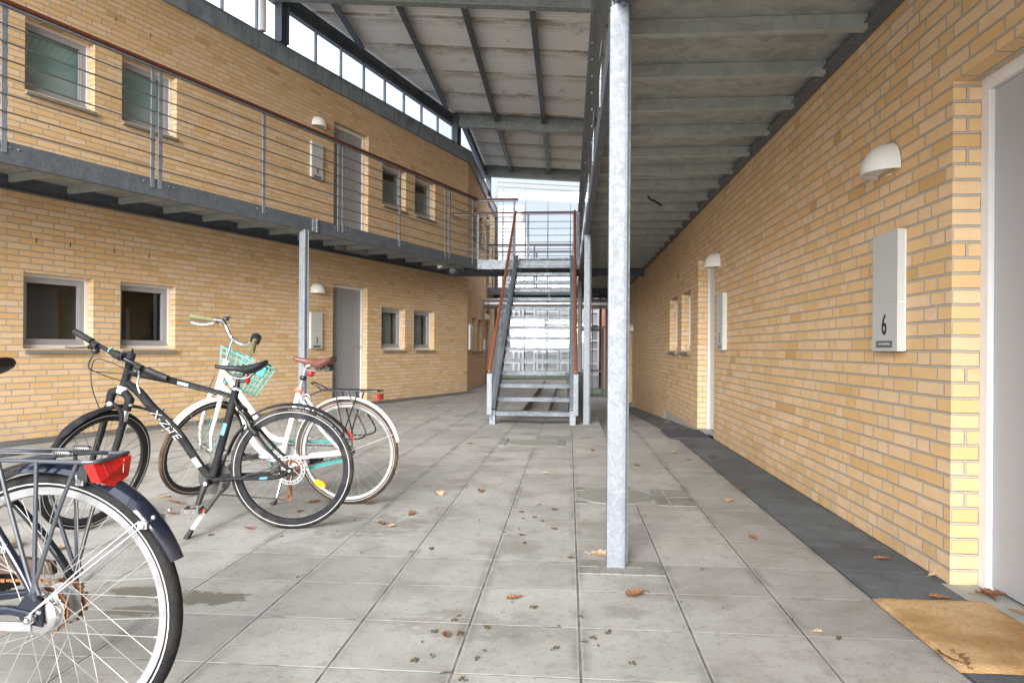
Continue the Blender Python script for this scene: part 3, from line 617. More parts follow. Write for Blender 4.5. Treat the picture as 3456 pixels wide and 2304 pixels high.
YB0, YB1 = 14.10, 15.45
BR = thing('footbridge', 'steel footbridge at the head of the stair, joining both walkways', 'footbridge', loc=(-.8, 14.8, 2.7))
mb = MB(); channel(mb, V((0, 0, 0)), X_, -Y_, -1.87, .20, -YB0, ZB0, ZB1); mb.build('front_beam', 'galv_mid', BR, smooth=False, world=BR)
mb = MB(); channel(mb, V((0, 0, 0)), X_, Y_, -2.62, 1.6, YB1, ZB0-.01, ZB1-.01); mb.build('rear_beam', 'galv_beam', BR, smooth=False, world=BR)
mb = MB(); mb.box((-2.55, YB0+.07, 2.749), (.21, YB1-.01, 2.756)); mb.add([(-3.15, 13.6, 2.749), (-2.45, 15.4, 2.749), (-1.85, 14.12, 2.749), (-1.95, 13.9, 2.749)], [(0, 1, 2, 3)]); mb.build('deck_plate', 'galv_deck', BR, smooth=False, world=BR)
x = -2.3
while x < .1:
    mb = MB(); mb.box((x, YB0+.07, 2.675), (x+.05, YB1-.07, 2.681)); mb.box((x, YB0+.07, 2.681), (x+.006, YB1-.07, 2.745)); mb.build('cross_joist', 'galv_joist', BR, smooth=False, world=BR); x += .612
mb = MB()
mb.box((-1.835, YB0-.012, ZB0+.005), (-1.74, YB0-.002, ZB1-.005))
for dz in (.045, .14): mb.cyl((-1.79, YB0-.012, ZB0+dz), (-1.79, YB0-.028, ZB0+dz), .013, 8)
mb.build('splice_plate', 'galv', BR, world=BR)
Oz = V((0, 0, 0))
railing(BR, Oz, X_, -Y_, -1.80, -1.06, -YB0, [-1.1], s_rail=(-1.81, -1.02))
railing(BR, Oz, X_, -Y_, -2.55, .24, -YB1, [-2.0, -.9, .15], s_rail=(-2.62, .24), zt=3.955)
mb = MB()
for x in (.085, .19): mb.box((x-.02, YB0-.01, ZB1), (x+.02, YB0+.005, 3.70))
mb.box((.085, YB0-.008, 3.66), (.21, YB0+.004, 3.70)); mb.box((.085, YB0-.008, 3.40), (.21, YB0+.004, 3.43)); mb.build('side_rail', 'galv', BR, smooth=False, world=BR)

B2 = thing('footbridge', 'second steel footbridge beyond the stair, just before the glass end wall', 'footbridge', loc=(-.4, 21, 2.7))
mb = MB(); channel(mb, Oz, X_, -Y_, -2.34, 1.6, -20.3, ZB0-.04, ZB1-.02); mb.build('front_beam', 'galv_beam', B2, smooth=False, world=B2)
mb = MB(); channel(mb, Oz, X_, Y_, -2.34, 1.6, 21.7, ZB0-.04, ZB1-.02); mb.build('rear_beam', 'galv_beam', B2, smooth=False, world=B2)
mb = MB(); mb.box((-2.34, 20.37, 2.732), (1.6, 21.65, 2.74)); mb.build('deck_plate', 'galv_deck', B2, smooth=False, world=B2)
railing(B2, Oz, X_, -Y_, -2.32, .2, -20.3, [-2.2, -1.0, .1], s_rail=(-2.3, .24), zb=2.74, rods=5)
railing(B2, Oz, X_, -Y_, -2.32, .2, -21.7, [-2.2, -1.0, .1], s_rail=(-2.3, .24), zb=2.74, rods=5)

RWK = thing('raised_walkway', 'galvanised steel walkway overhead on the right, its ribbed underside seen from below', 'walkway', loc=(.9, 8, 2.7))
mb = MB(); channel(mb, Oz, Y_, -X_, -6, 22, -.205, ZB0, ZB1+.01); mb.build('edge_beam', 'galv_beam', RWK, smooth=False, world=RWK)
mb = MB(); mb.box((1.53, -6, 2.715), (1.622, 22, 2.723)); mb.box((1.614, -6, 2.723), (1.622, 22, 2.80)); mb.build('ledger_angle', 'galv_beam', RWK, smooth=False, world=RWK)
y = 3.86-.612*14
while y < 21.8:
    mb = MB(); mb.box((.28, y, 2.690), (1.55, y+.055, 2.696)); mb.box((.28, y, 2.696), (1.55, y+.006, 2.768)); mb.build('cross_joist', 'galv_joist', RWK, smooth=False, world=RWK); y += .612
mb = MB(); mb.box((.215, -6, 2.770), (1.60, 22, 2.776)); mb.build('deck_plate', 'galv_deck', RWK, smooth=False, world=RWK)
railing(RWK, Oz, Y_, -X_, -4, 22, -.205, [-2.5, -1, .5, 2.0, 3.42, 3.5, 4.95, 6.4, 6.5, 7.95, 9.42, 9.5, 10.9, 12.4, 12.5, 13.9, 15.4, 16.9, 18.4, 19.9], gaps=[-1, 3.46, 6.45, 9.46, 12.45, 15.4, 18.4])

mb = MB(); mb.tube([(.86, 7.95, 2.69), (.90, 8.0, 2.655), (.93, 8.02, 2.66), (1.02, 8.03, 2.60)], .012, 6, flat=.4); mb.build('hanging_strap', 'black', RWK, world=RWK)
# ---------------------------------------------------------------- columns
def column(name, label, x, y, z0, z1, fw=.088, fd=.075, mat='galv', ang=0, cut=True):
    t = thing(name, label, 'column', mat=Matrix.Translation((x, y, z0)) @ Matrix.Rotation(ang, 4, 'Z')); h = z1-z0
    mb = MB(); r = .012; th = .007; pr = []
    # channel-shaped cold formed section, web to the front, lipped flange on the right
    outer = [(-fw/2, .0), (-fw/2, fd), (-fw/2+th, fd), (-fw/2+th, th+r*.4), (-fw/2+th+r*.6, th), (fw/2-th-r, th), (fw/2-th, th+r), (fw/2-th, fd-th), (fw/2-.0-th, fd-th), (fw/2-th, fd), (fw/2+.012, fd), (fw/2+.012, fd-th), (fw/2, fd-th), (fw/2, r), (fw/2-r*.6, .0015), (fw/2-r*1.6, 0)]
    pts = outer; n = len(pts)
    def zc(px): return h if not cut else h-max(0, (fw/2-.045-px))*.95
    vs = [(a, b, 0) for a, b in pts]+[(a, b, zc(a)) for a, b in pts]
    mb.add(vs, [tuple(range(n)), tuple(n+k for k in range(n))[::-1]]+[(k, n+k, n+(k+1) % n, (k+1) % n) for k in range(n)])
    mb.build('shaft', mat, t, smooth=False)
    b = MB(); b.cyl((fw/2-.03, -.001, h-.03), (fw/2-.03, -.012, h-.03), .013, 6); b.cyl((fw/2-.03, -.003, h-.03), (fw/2-.03, -.02, h-.03), .007, 8); b.build('bolt', 'galv_mid', t)
    p = MB(); p.box((-fw/2-.03, -.03, -.02), (fw/2+.04, fd+.03, -.004)); p.build('base_plate', 'galv_mid', t, smooth=False)
    return t
column('steel_column', 'white galvanised steel column nearest the camera, standing alone in the middle of the paving', .223, 3.27, 0, 2.60)
column('steel_column', 'galvanised steel column just right of the stair foot, behind the nearest column', .247, 9.82, zf(.25, 9.8), 2.60)
column('steel_column', 'galvanised steel column between the number 3 panel and the brown bicycle saddle, under the left walkway', -3.575, 9.28, 0, 2.575, ang=R(-12), mat='galv')
column('steel_column', 'grey galvanised steel column farthest down the passage, seen beyond the stair', .247, 16.5, -.4, 2.60)

# ---------------------------------------------------------------- stair
ST = thing('steel_stair', 'open galvanised steel stair with brown wooden handrails rising to the footbridge', 'stair', loc=(-.5, 9.8, 0))
NT_ = 16; rise = .1783; z1 = .123; YT0 = 9.80; YT1 = 14.10; go = (YT1-YT0)/(NT_-1); zfoot = -.058
for k in range(NT_):
    y = YT0+go*k; z = z1+rise*k; p = MB(); p.box((-1.008, y, z-.050), (.014, y+.006, z)); p.box((-1.008, y+.006, z-.006), (.014, y+.26, z)); p.box((-1.008, y+.25, z-.035), (.014, y+.256, z-.006))
    for i in range(34):                     # pressed anti-slip studs on the nosing and tread
        x = -.995+i*.0298
        p.add([V((x, y-.0005, z-.031)), V((x+.012, y-.003, z-.024)), V((x+.026, y-.0005, z-.006)), V((x+.012, y-.003, z-.014))], [(0, 1, 2, 3)])
        p.box((x, y+.012, z+.0), (x+.018, y+.03, z+.005))
    p.build('tread', 'galv_tread' if 'galv_tread' in M else 'galv_mid', ST, smooth=False, world=ST)
for x0, x1 in ((-1.09, -1.01), (.016, .096)):
    o = x0 if x0 < -.5 else x1; web = (x0, x0+.008) if x0 < -.5 else (x1-.008, x1)
    p = MB(); A = V((0, YT0-.03, z1+.03)); B_ = V((0, YT1+.02, z1+rise*15+.03)); dn = .21
    def para(mb, xa, xb, a, b, lo, hi):
        mb.add([V((xx, p_.y, p_.z+h)) for xx in (xa, xb) for p_, h in ((a, lo), (b, lo), (b, hi), (a, hi))], [(0, 1, 2, 3), (7, 6, 5, 4), (0, 4, 5, 1), (1, 5, 6, 2), (2, 6, 7, 3), (3, 7, 4, 0)])
    para(p, web[0], web[1], A, B_, -dn, .02)
    para(p, x0, x1, A, B_, .02, .028); para(p, x0, x1, A, B_, -dn-.008, -dn)
    p.build('stringer', 'galv_mid', ST, smooth=False, world=ST)
    p = MB(); p.box((x0, YT0-.035, zfoot), (x1, YT0-.027, z1+.03)); p.box((web[0], YT0-.027, zfoot), (web[1], YT0+.05, z1+.0)); p.build('foot', 'galv_mid', ST, smooth=False, world=ST)
slope = (3.70-.69)/(14.10-9.62)
for sx, x in ((-1, -1.075), (1, .095)):
    p = MB(); p.cyl((x, 9.60, .69), (x, 14.12, .69+slope*4.52), .024, 12); p.ball((x, 9.60, .69), .024, .02, .024, 10, 5, -.99); p.build('handrail', 'wood_stair', ST, world=ST) if 'wood_stair' in M else p.build('handrail', 'wood_rail', ST, world=ST)
    p = MB(); p.bar((x, 9.62, .66), (x, 14.12, .66+slope*4.5), .03, .008); p.build('rail_flat', 'galv_mid', ST, smooth=False, world=ST)
    for y in (9.66, 11.15, 12.65, 14.08):
        zb = z1+rise*(y-YT0)/go-.12; zt = .66+slope*(y-9.62); p = MB()
        w_ = .055
        p.add([(x-.004, y+.02-.0, max(zb, .02)), (x-.004, y+.05, max(zb, .02)), (x-.004, y+w_*.4, zt), (x-.004, y-w_*.6, zt), (x+.004, y+.02, max(zb, .02)), (x+.004, y+.05, max(zb, .02)), (x+.004, y+w_*.4, zt), (x+.004, y-w_*.6, zt)],
              [(0, 1, 2, 3), (7, 6, 5, 4), (0, 4, 5, 1), (1, 5, 6, 2), (2, 6, 7, 3), (3, 7, 4, 0)])
        if y < 10: p.box((x-.035 if sx < 0 else x-.03, y-.03, .10), (x+.03 if sx < 0 else x+.035, y-.022, .66))
        p.build('railing_post', 'galv', ST, smooth=False, world=ST)
    p = MB()
    for k in range(5):
        f = (k+1)/6; ya, yb = 9.68, 14.08
        za = (z1+.02)*(1-f)+(.66)*f; zb = (z1+rise*15*.985+.02)*(1-f)+(.66+slope*4.4)*f; p.cyl((x, ya, za), (x, yb, zb), .0065, 6)
    p.build('railing_rods', 'galv_mid', ST, world=ST)

# ---------------------------------------------------------------- canopy roof
def zroof(x, y): return 6.30-.066*x-.033*(y-10.6)
RF = thing('canopy_roof', 'sloping corrugated fibre cement canopy on galvanised beams over the passage', 'roof', loc=(0, 12, 6))
YR0, YR1 = -0.2, 20.25  # near edge brought forward, out of view, to dim the foreground paving
mb = MB(); pitch = .106; seg = 8; rows = int((YR1-YR0)/pitch*seg)
prev = None; vs = []; fs = []
for j in range(rows+1):
    y = YR0+j*pitch/seg; xa = wallx(y)-.22; h = .026*math.sin(2*math.pi*j/seg)+.022-.010*(((y+50)/1.06) % 1.0)
    for k in range(6):
        x = xa+(5.0-xa)*k/5; vs.append((x, y, zroof(x, y)+h))
for j in range(rows):
    for k in range(5): a = j*6+k; fs.append((a, a+1, a+7, a+6))
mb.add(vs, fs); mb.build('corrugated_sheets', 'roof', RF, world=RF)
def ibeam(y, x0, x1, mat='galv_green'):
    mb = MB()
    def sk(xa, xb, ya, yb, za, zb): mb.add([V((xx, yy_, zroof(xx, y)+zz)) for xx in (xa, xb) for yy_, zz in ((ya, za), (yb, za), (yb, zb), (ya, zb))], [(0, 1, 2, 3), (7, 6, 5, 4), (0, 4, 5, 1), (1, 5, 6, 2), (2, 6, 7, 3), (3, 7, 4, 0)])
    sk(x0, x1, y-.006, y+.006, -.298, -.022); sk(x0, x1, y-.075, y+.075, -.31, -.298); sk(x0, x1, y-.075, y+.075, -.022, -.010)
    mb.build('main_beam', mat, RF, smooth=False, world=RF)
for y in (.1, 5.3, 10.52, 15.9, 19.93): ibeam(y, wallx(y)-.15, 4.5)
for x in (-4.8, -3.76, -2.72, -1.70, -.64, .42, 1.46, 2.5):
    for ya, yb in ((.2, 5.2), (5.4, 10.44), (10.60, 15.82), (15.98, 19.85)):
        # start where the purlin comes inside the slanted facade
        while wallx(yb) > x and yb > ya: yb -= .1
        if yb-ya < .3: continue
        mb = MB()
        for dx, w_, za, zb in ((0, .008, -.165, -.012), (0, .095, -.173, -.165), (.087, .008, -.165, -.14)):
            mb.add([V((x+dx+a, yy_, zroof(x, yy_)+zz)) for yy_ in (ya, yb) for a, zz in ((0, za), (w_, za), (w_, zb), (0, zb))], [(0, 1, 2, 3), (7, 6, 5, 4), (0, 4, 5, 1), (1, 5, 6, 2), (2, 6, 7, 3), (3, 7, 4, 0)])
        n = int((yb-ya)/.18)
        for i in range(n): yy_ = ya+.09+i*.18; z = zroof(x, yy_); mb.box((x-.006, yy_, z-.10), (x, yy_+.05, z-.055))
        mb.build('purlin', 'galv_beam', RF, smooth=False, world=RF)
# eaves beam along the clerestory + behind the kink
mb = MB()
def eave(P, s0, s1, d):
    q = []
    for s in (s0, s1):
        p = P(s, d, 0); z = zroof(p.x, p.y); q.append((s, z))
    (a, za), (b, zb) = q
    for d0, d1, lo, hi in ((d-.01, d+.0, -.29, -.02), (d-.06, d+.04, -.30, -.29), (d-.05, d+.03, -.17, -.16)):
        mb.add([P(a, d0, za+lo), P(b, d0, zb+lo), P(b, d1, zb+lo), P(a, d1, za+lo), P(a, d0, za+hi), P(b, d0, zb+hi), P(b, d1, zb+hi), P(a, d1, za+hi)], [(3, 2, 1, 0), (4, 5, 6, 7), (0, 1, 5, 4), (1, 2, 6, 5), (2, 3, 7, 6), (3, 0, 4, 7)])
eave(LW, -3.6, 9.45, -.12); eave(P2, 16.0, 20.2, -.05)
mb.build('eaves_beam', 'galv_beam', RF, smooth=False, world=RF)
def clere_post(P, s, d, w_, zb):
    p = P(s, d, 0); zt = zroof(p.x, p.y)-.02; m_ = MB(); U_ = (P(1, 0, 0)-P(0, 0, 0)).normalized(); Nn = (P(0, 1, 0)-P(0, 0, 0)).normalized(); O_ = P(0, 0, 0)
    m_.fbox(O_, U_, Nn, Z_, (s-w_/2, d-.006, zb), (s+w_/2, d+.006, zt)); m_.fbox(O_, U_, Nn, Z_, (s-w_/2-.007, d-.07, zb), (s-w_/2, d+.07, zt)); m_.fbox(O_, U_, Nn, Z_, (s+w_/2, d-.07, zb), (s+w_/2+.007, d+.07, zt))
    m_.build('roof_post', 'galv_beam', RF, smooth=False, world=RF)
clere_post(LW, 3.77, -.05, .16, 5.69); clere_post(LW, 9.30, -.05, .16, 5.56); clere_post(P2, 20.0, .05, .12, 5.3); clere_post(LW, -2.0, -.05, .16, 5.8)
m_ = MB(); m_.cyl(LW(3.33, -.02, 5.70), LW(3.33, -.02, 6.55), .05, 14); m_.build('vent_pipe', 'white', RF, world=RF)
# clerestory glazing
CG = thing('clerestory_window', 'row of clear clerestory panes above the left zinc cornice', 'window', loc=tuple(LW(4, -.1, 5.8)))
ml = MB(); s = 3.95-.657*9
ss = []
while s < 9.4: ss.append(s); s += .657
for i, s in enumerate(ss):
    if 3.6 < s < 3.98: s = 3.9
    p = LW(s, -.1, 0); zt = zroof(p.x, p.y)-.29; zb = 5.79-.018*(s+1); m_ = MB(); m_.fbox(W0, D, N, Z_, (s-.012, -.125, zb), (s+.012, -.075, zt)); m_.build('mullion', 'galv_mid', CG, smooth=False, world=CG)
for a, b in zip(ss, ss[1:]):
    pa = LW(a, -.1, 0); pb = LW(b, -.1, 0); za = zroof(pa.x, pa.y)-.29; zb = zroof(pb.x, pb.y)-.29
    MB().add([LW(a+.012, -.1, 5.70-.012*(a+1)+.05), LW(b-.012, -.1, 5.70-.012*(b+1)+.05), LW(b-.012, -.1, zb), LW(a+.012, -.1, za)], [(0, 1, 2, 3)]).build('pane', 'glass', CG, smooth=False, world=CG)

# ---------------------------------------------------------------- glass end wall with door
GW = thing('glass_wall', 'tall glazed end wall with thin grey mullions and a glass door, closing the passage', 'glass wall', loc=(-.6, 22.3, 0))
YG = 22.3
def zg(x): return 6.12-.066*x
mx_ = [(-2.30, .09), (-2.096, .03), (-1.386, .03), (-.681, .03), (.022, .03), (.727, .03), (1.16, .07)]
for x, w_ in mx_: MB().box((x-w_/2, YG-.03, 0.02 if x < .1 else -.48), (x+w_/2, YG+.03, zg(x)+.01)).build('mullion', 'mullion', GW, smooth=False, world=GW)
def hrail(z, h, x0=-2.3, x1=1.16, sk=0): m_ = MB(); m_.add([V((xx, yy_, z+dz-sk*xx)) for xx in (x0, x1) for yy_, dz in ((YG-.035, 0), (YG+.035, 0), (YG+.035, h), (YG-.035, h))], [(0, 1, 2, 3), (7, 6, 5, 4), (0, 4, 5, 1), (1, 5, 6, 2), (2, 6, 7, 3), (3, 7, 4, 0)]); m_.build('transom', 'mullion', GW, smooth=False, world=GW)
hrail(6.08, .035, sk=.066); hrail(5.93, .05, sk=.066); hrail(1.66, .05, -2.3, 1.16); hrail(.03, .06, -2.3, .25); hrail(-.50, .05, 1.1, 1.6); hrail(2.63, .06, -2.3, 1.6)
for (xa, _), (xb, _) in zip(mx_, mx_[1:]):
    for za, zb in ((1.71, 2.63), (2.69, 5.9)): MB().add([(xa, YG, za), (xb, YG, za), (xb, YG, min(zb, zg(xb)-.15)), (xa, YG, min(zb, zg(xa)-.15))], [(0, 1, 2, 3)]).build('pane', 'glass', GW, smooth=False, world=GW)
    if xb < .1: MB().add([(xa, YG, .09), (xb, YG, .09), (xb, YG, 1.66), (xa, YG, 1.66)], [(0, 1, 2, 3)]).build('pane', 'glass', GW, smooth=False, world=GW)
m_ = MB(); a, b, c, d_ = .29, 1.09, -.47, 1.64; w_ = .085
m_.box((a, YG-.03, c), (a+w_, YG+.02, d_)); m_.box((b-w_, YG-.03, c), (b, YG+.02, d_)); m_.box((a+w_, YG-.03, d_-w_), (b-w_, YG+.02, d_)); m_.box((a+w_, YG-.03, c), (b-w_, YG+.02, c+w_)); m_.box((a+w_, YG-.03, .30), (b-w_, YG+.02, .36))
dr = m_.build('door', 'mullion', GW, smooth=False, world=GW)
MB().add([(a+w_, YG, c+w_), (b-w_, YG, c+w_), (b-w_, YG, d_-w_), (a+w_, YG, d_-w_)], [(0, 1, 2, 3)]).build('pane', 'glass', dr, smooth=False, world=GW)
m_ = MB(); m_.box((b-.30, YG-.06, d_-.06), (b-.1, YG-.03, d_-.02)); m_.bar((b-.25, YG-.05, d_-.04), (b-.42, YG-.16, d_-.04), .02, .01); m_.build('door_closer', 'galv_beam', dr, smooth=False, world=GW)
m_ = MB(); m_.tube([(a+.04, YG-.03, .45), (a+.04, YG-.08, .45), (a+.04, YG-.08, .58)], .01, 8); m_.build('handle', 'chrome', dr, world=GW)
# stone upstand under the glass and side pier
SI = MB().box((-2.3, 22.22, -.6), (.28, 22.4, .028)); tag(SI.build('glass_wall_kerb', 'conc', smooth=False), 'low concrete kerb under the glazed end wall', 'kerb')

# ventilation duct
DU = thing('ventilation_duct', 'fat round silver ventilation duct crossing the passage under the second footbridge', 'duct', loc=(-.3, 19.55, 2.235))
m_ = MB(); m_.cyl((-2.33, 19.55, 2.235), (1.62, 19.55, 2.235), .142, 32); m_.build('pipe', 'silver', DU, world=DU)
m_ = MB()
for x in (-2.2, -1.18, -.15, .85): m_.ring(V((x, 19.55, 2.235)), Y_, Z_, X_, [(.1425, -.006), (.1465, -.006), (.1465, .006), (.1425, .006)], 32)
m_.build('joint_ring', 'galv_mid', DU, world=DU)
for x in (-.55, .6): MB().box((x-.02, 19.53, 2.375), (x+.02, 19.57, 2.74)).build('hanger', 'galv_mid', DU, smooth=False, world=DU)

# ---------------------------------------------------------------- outside, behind the glass
EX = thing('office_building', 'white framed building with lilac grey panels seen outside through the end glazing', 'building', loc=(-1, 29, -.5))
m_ = MB(); m_.box((-9, 27.2, -.6), (1.15, 31, 3.0)); m_.build('wall', 'ext_panel', EX, smooth=False, world=EX)
m_ = MB(); m_.box((-9, 27.0, 3.0), (1.2, 31.1, 3.42)); m_.build('roof_fascia', 'ext_white', EX, smooth=False, world=EX)
def exframe(x0, x1, z0, z1, part, bars=(), hb=(), w_=.06):
    m_ = MB()
    for x in (x0, x1, *bars): m_.box((x-w_/2, 27.10, z0), (x+w_/2, 27.195, z1))
    for z in (z0, z1, *hb): m_.box((x0, 27.12, z-w_/2), (x1, 27.193, z+w_/2))
    return m_.build(part, 'ext_white', EX, smooth=False, world=EX)
for x0, x1, vb in ((-3.0, -1.9, (-2.1,)), (-1.75, -1.32, ()), (-1.20, -.42, (-1.0,)), (-.30, .42, (-.02,)), (.52, 1.1, (.8,))):
    f = exframe(x0, x1, .02, 2.9, 'window', vb, (.45, 1.0, 1.32, 1.95, 2.4)); 
    m_ = MB(); m_.box((x0, 27.15, 1.0), (x1, 27.18, 1.95)); m_.build('pane', 'glass_win', f, smooth=False, world=EX)
m_ = MB()
for z in [ .55+.16*k for k in range(14)]: m_.box((-.3, 27.05, z), (.42, 27.09, z+.035))
for z in [ .2+.3*k for k in range(9)]: m_.box((-1.2, 27.04, z), (-.42, 27.08, z+.03))
m_.build('louvre_slats', 'ext_white', EX, smooth=False, world=EX)
E2 = thing('brick_house', 'red brick house corner seen outside right of the glass door', 'building', loc=(3, 29, -.5))
m_ = MB(); m_.box((1.22, 26.6, -.6), (7, 31, 4.6)); m_.build('wall', 'redbrick', E2, smooth=False, world=E2)
m_ = MB(); m_.box((1.15, 26.5, 4.6), (7.1, 31.1, 4.75)); m_.build('roof', 'zinc', E2, smooth=False, world=E2)
m_ = MB()
for i in range(46):
    z = -.5+i*.11; m_.box((1.219, 26.594, z), (3.0, 26.5985, z+.012))
m_.build('mortar_courses', 'conc', E2, smooth=False, world=E2)
E3 = thing('pale_rounded_shape', 'pale rounded shape at the top of the end glazing, built as a solid behind it', 'rooftop housing', loc=(-2.2, 32, 3.4))  # solid stand-in for a pale rounded shape seen in the end glazing
m_ = MB(); m_.tube([(-6, 32, 6.95), (-2.2, 32, 6.95), (-2.05, 32, 6.95), (-1.97, 32, 6.95)], [.5, .5, .44, .30], 24); m_.build('curved_top', 'silver', E3, world=E3)
m_ = MB(); m_.add([(-6, 31.6, 3.0), (-1.45, 31.6, 3.0), (-2.0, 31.6, 6.6), (-6, 31.6, 6.6), (-6, 32.4, 3.0), (-1.45, 32.4, 3.0), (-2.0, 32.4, 6.6), (-6, 32.4, 6.6)], [(0, 1, 2, 3), (7, 6, 5, 4), (0, 4, 5, 1), (1, 5, 6, 2), (2, 6, 7, 3), (3, 7, 4, 0)]); m_.build('wall', 'ext_panel', E3, smooth=False, world=E3)

# ---------------------------------------------------------------- wall lamps and number panels
def lamp(label, O, U, Nn, s, z, w_=.30, h=.165, dp=.15):
    t = thing('wall_lamp', label, 'wall lamp', loc=tuple(O+U*s+Z_*z), group='white half-dome wall lamps'); P = lambda a, b, c: O+U*(s+a)+Nn*b+Z_*(z+c)
    def dome(k, z0): 
        mb = MB(); n, m = 20, 9; vs = []
        for i in range(m+1):
            e = math.pi/2*i/m
            for j in range(n+1):
                a = math.pi*j/n; vs.append(P(-w_/2*k*math.cos(a)*math.cos(e)**.75, .004+dp*k*math.sin(a)*math.cos(e)**.75, z0+(h*k)*math.sin(e)))
        fs = [(i*(n+1)+j, i*(n+1)+j+1, (i+1)*(n+1)+j+1, (i+1)*(n+1)+j) for i in range(m) for j in range(n)]
        return mb.add(vs, fs)
    a = dome(1, 0); a.build('shade', 'plastic_white', t, world=t)
    b = MB(); n = 20; ring = [(math.cos(math.pi*j/n), math.sin(math.pi*j/n)) for j in range(n+1)]
    vs = [P(-w_/2*k*c, .004+dp*k*s_, zz) for k, zz in ((1, 0), (.93, 0), (.90, .02)) for c, s_ in ring]; m1 = n+1
    b.add(vs, [(j, j+1, m1+j+1, m1+j) for j in range(n)]+[(m1+j, m1+j+1, 2*m1+j+1, 2*m1+j) for j in range(n)]+[tuple(2*m1+j for j in range(n+1))]); b.build('diffuser', 'plastic_white', t, world=t)
    c = MB(); c.fbox(O, U, Nn, Z_, (s-.03, .002, z-.010), (s+.03, .012, z-.002)); c.build('bracket', 'plastic_white', t, smooth=False, world=t); return t
lamp('white half-dome lamp beside the door of number 3, above its panel', W0, D, N, 4.55, 1.885)
lamp('white half-dome lamp upstairs beside door 9, above its panel', W0, D, N, 4.55, 4.615)
lamp('largest white half-dome lamp, on the right wall above the number 6 panel', OR, Y_, -X_, 3.78, 1.905, .27, .15, .135)
lamp('white half-dome lamp at door 5 on the right wall, beside the top of its frame', OR, Y_, -X_, 7.98, 1.905)
lamp('far white half-dome lamp low down the left passage wall, ground floor', O2, Y_, X_, 19.72, 1.80)
lamp('far white half-dome lamp upstairs on the left passage wall', O2, Y_, X_, 19.72, 4.42)
lamp('tiny far white half-dome lamp on the right wall just past the nearest column', OR, Y_, -X_, 18.30, 1.47)
def panel(label, O, U, Nn, s, z, num, flip=False, w_=.28, h=.595, t_=.045, lab='label'):
    t = thing('number_panel', label, 'number panel', loc=tuple(O+U*s+Z_*z)); zs = z+h*.405
    a = MB(); a.fbox(O, U, Nn, Z_, (s+.004, .002, z+.004), (s+w_-.004, t_-.004, z+h-.004)); a.build('casing', 'white', t, smooth=False, world=t)
    a = MB(); a.fbox(O, U, Nn, Z_, (s, .01, zs+.0025), (s+w_, t_, z+h)); a.build('upper_cover', 'box_grey', t, smooth=False, world=t)
    a = MB(); a.fbox(O, U, Nn, Z_, (s, .01, z), (s+w_, t_, zs-.0025)); a.build('lower_cover', 'box_grey', t, smooth=False, world=t)
    Xd = -U if flip else U
    if num:
        text_mb(num, .145, O+U*(s+w_/2)+Nn*(t_+.0015)+Z_*(z+.128), Xd, Z_, Nn, sx=.82, outline=.0012).build('number', 'ink', t, smooth=False, world=t)
        a = MB(); a.fbox(O, U, Nn, Z_, (s+.05, t_, z+.018), (s+w_-.05, t_+.002, z+.052)); a.build('name_label', lab, t, smooth=False, world=t)
        if lab == 'label' and flip:
            a = MB()
            for i in range(7): a.fbox(O, U, Nn, Z_, (s+.075+i*.0185, t_+.002, z+.030+.002*(i % 2)), (s+.075+i*.0185+.015, t_+.003, z+.041))
            a.build('faded_name', 'smudge', t, smooth=False, world=t)
    return t
panel('pale grey panel with the number 3 beside the ground floor door', W0, D, N, 4.375, .975, '3')
panel('pale grey panel with the number 9 behind the upstairs railing', W0, D, N, 4.365, 3.745, '9')
panel('pale grey panel with a large number 6 on the near right wall', OR, Y_, -X_, 3.585, 1.0, '6', True)
panel('pale grey panel with the number 5 on the right wall by the second door', OR, Y_, -X_, 7.52, 1.0, '5', True)
panel('tall blank pale panel on the far left passage wall, left of two narrow windows', O2, Y_, X_, 16.5, .965, '', w_=.5)
panel('small pale box on the far left passage wall beside the recessed door', O2, Y_, X_, 19.36, .955, '', w_=.28, h=.27)
panel('small pale panel upstairs on the far left passage wall', O2, Y_, X_, 19.36, 3.70, '', w_=.24, h=.45)

# ---------------------------------------------------------------- things on the ground
def planter(label, x, y, z, r, h):
    t = thing('planter', label, 'planter', loc=(x, y, z)); a = MB()
    a.add([V((x+sx*r*k, y+sy*r*k, z+zz)) for k, zz in ((.72, 0), (1, h)) for sx, sy in ((-1, -1), (1, -1), (1, 1), (-1, 1))], [(0, 3, 2, 1), (0, 1, 5, 4), (1, 2, 6, 5), (2, 3, 7, 6), (3, 0, 4, 7)]); a.build('pot', 'planter', t, smooth=False, world=t)
    a = MB(); e = r+.012
    a.box((x-e, y-e, z+h-.05), (x+e, y-e+.04, z+h)); a.box((x-e, y+e-.04, z+h-.05), (x+e, y+e, z+h)); a.box((x-e, y-e+.04, z+h-.05), (x-e+.04, y+e-.04, z+h)); a.box((x+e-.04, y-e+.04, z+h-.05), (x+e, y+e-.04, z+h)); a.build('rim', 'planter', t, smooth=False, world=t)
    a = MB(); a.box((x-r*.95, y-r*.95, z+h-.08), (x+r*.95, y+r*.95, z+h-.06)); a.build('soil', 'twig', t, smooth=False, world=t)
planter('tall tapered black planter behind the right foot of the stair', .12, 10.75, zf(.1, 10.7)-.01, .16, .70)
planter('small black planter far back at the foot of the left passage wall', -2.14, 20.15, 0, .17, .36)
def cover(name, label, x, y, r, z):
    t = thing(name, label, 'manhole cover', loc=(x, y, z)); a = MB(); a.cyl((x, y, z-.03), (x, y, z+.003), r, 40); a.build('lid', 'lid', t, world=t)
    a = MB(); a.ring(V((x, y, z)), X_, Y_, Z_, [(r+.003, -.02), (r+.012, -.02), (r+.012, .0035), (r+.003, .0035)], 40); a.build('rim', 'conc_sill', t, world=t)
cover('manhole_cover', 'round concrete manhole cover behind the base of the nearest column', .315, 4.88, .245, .002)
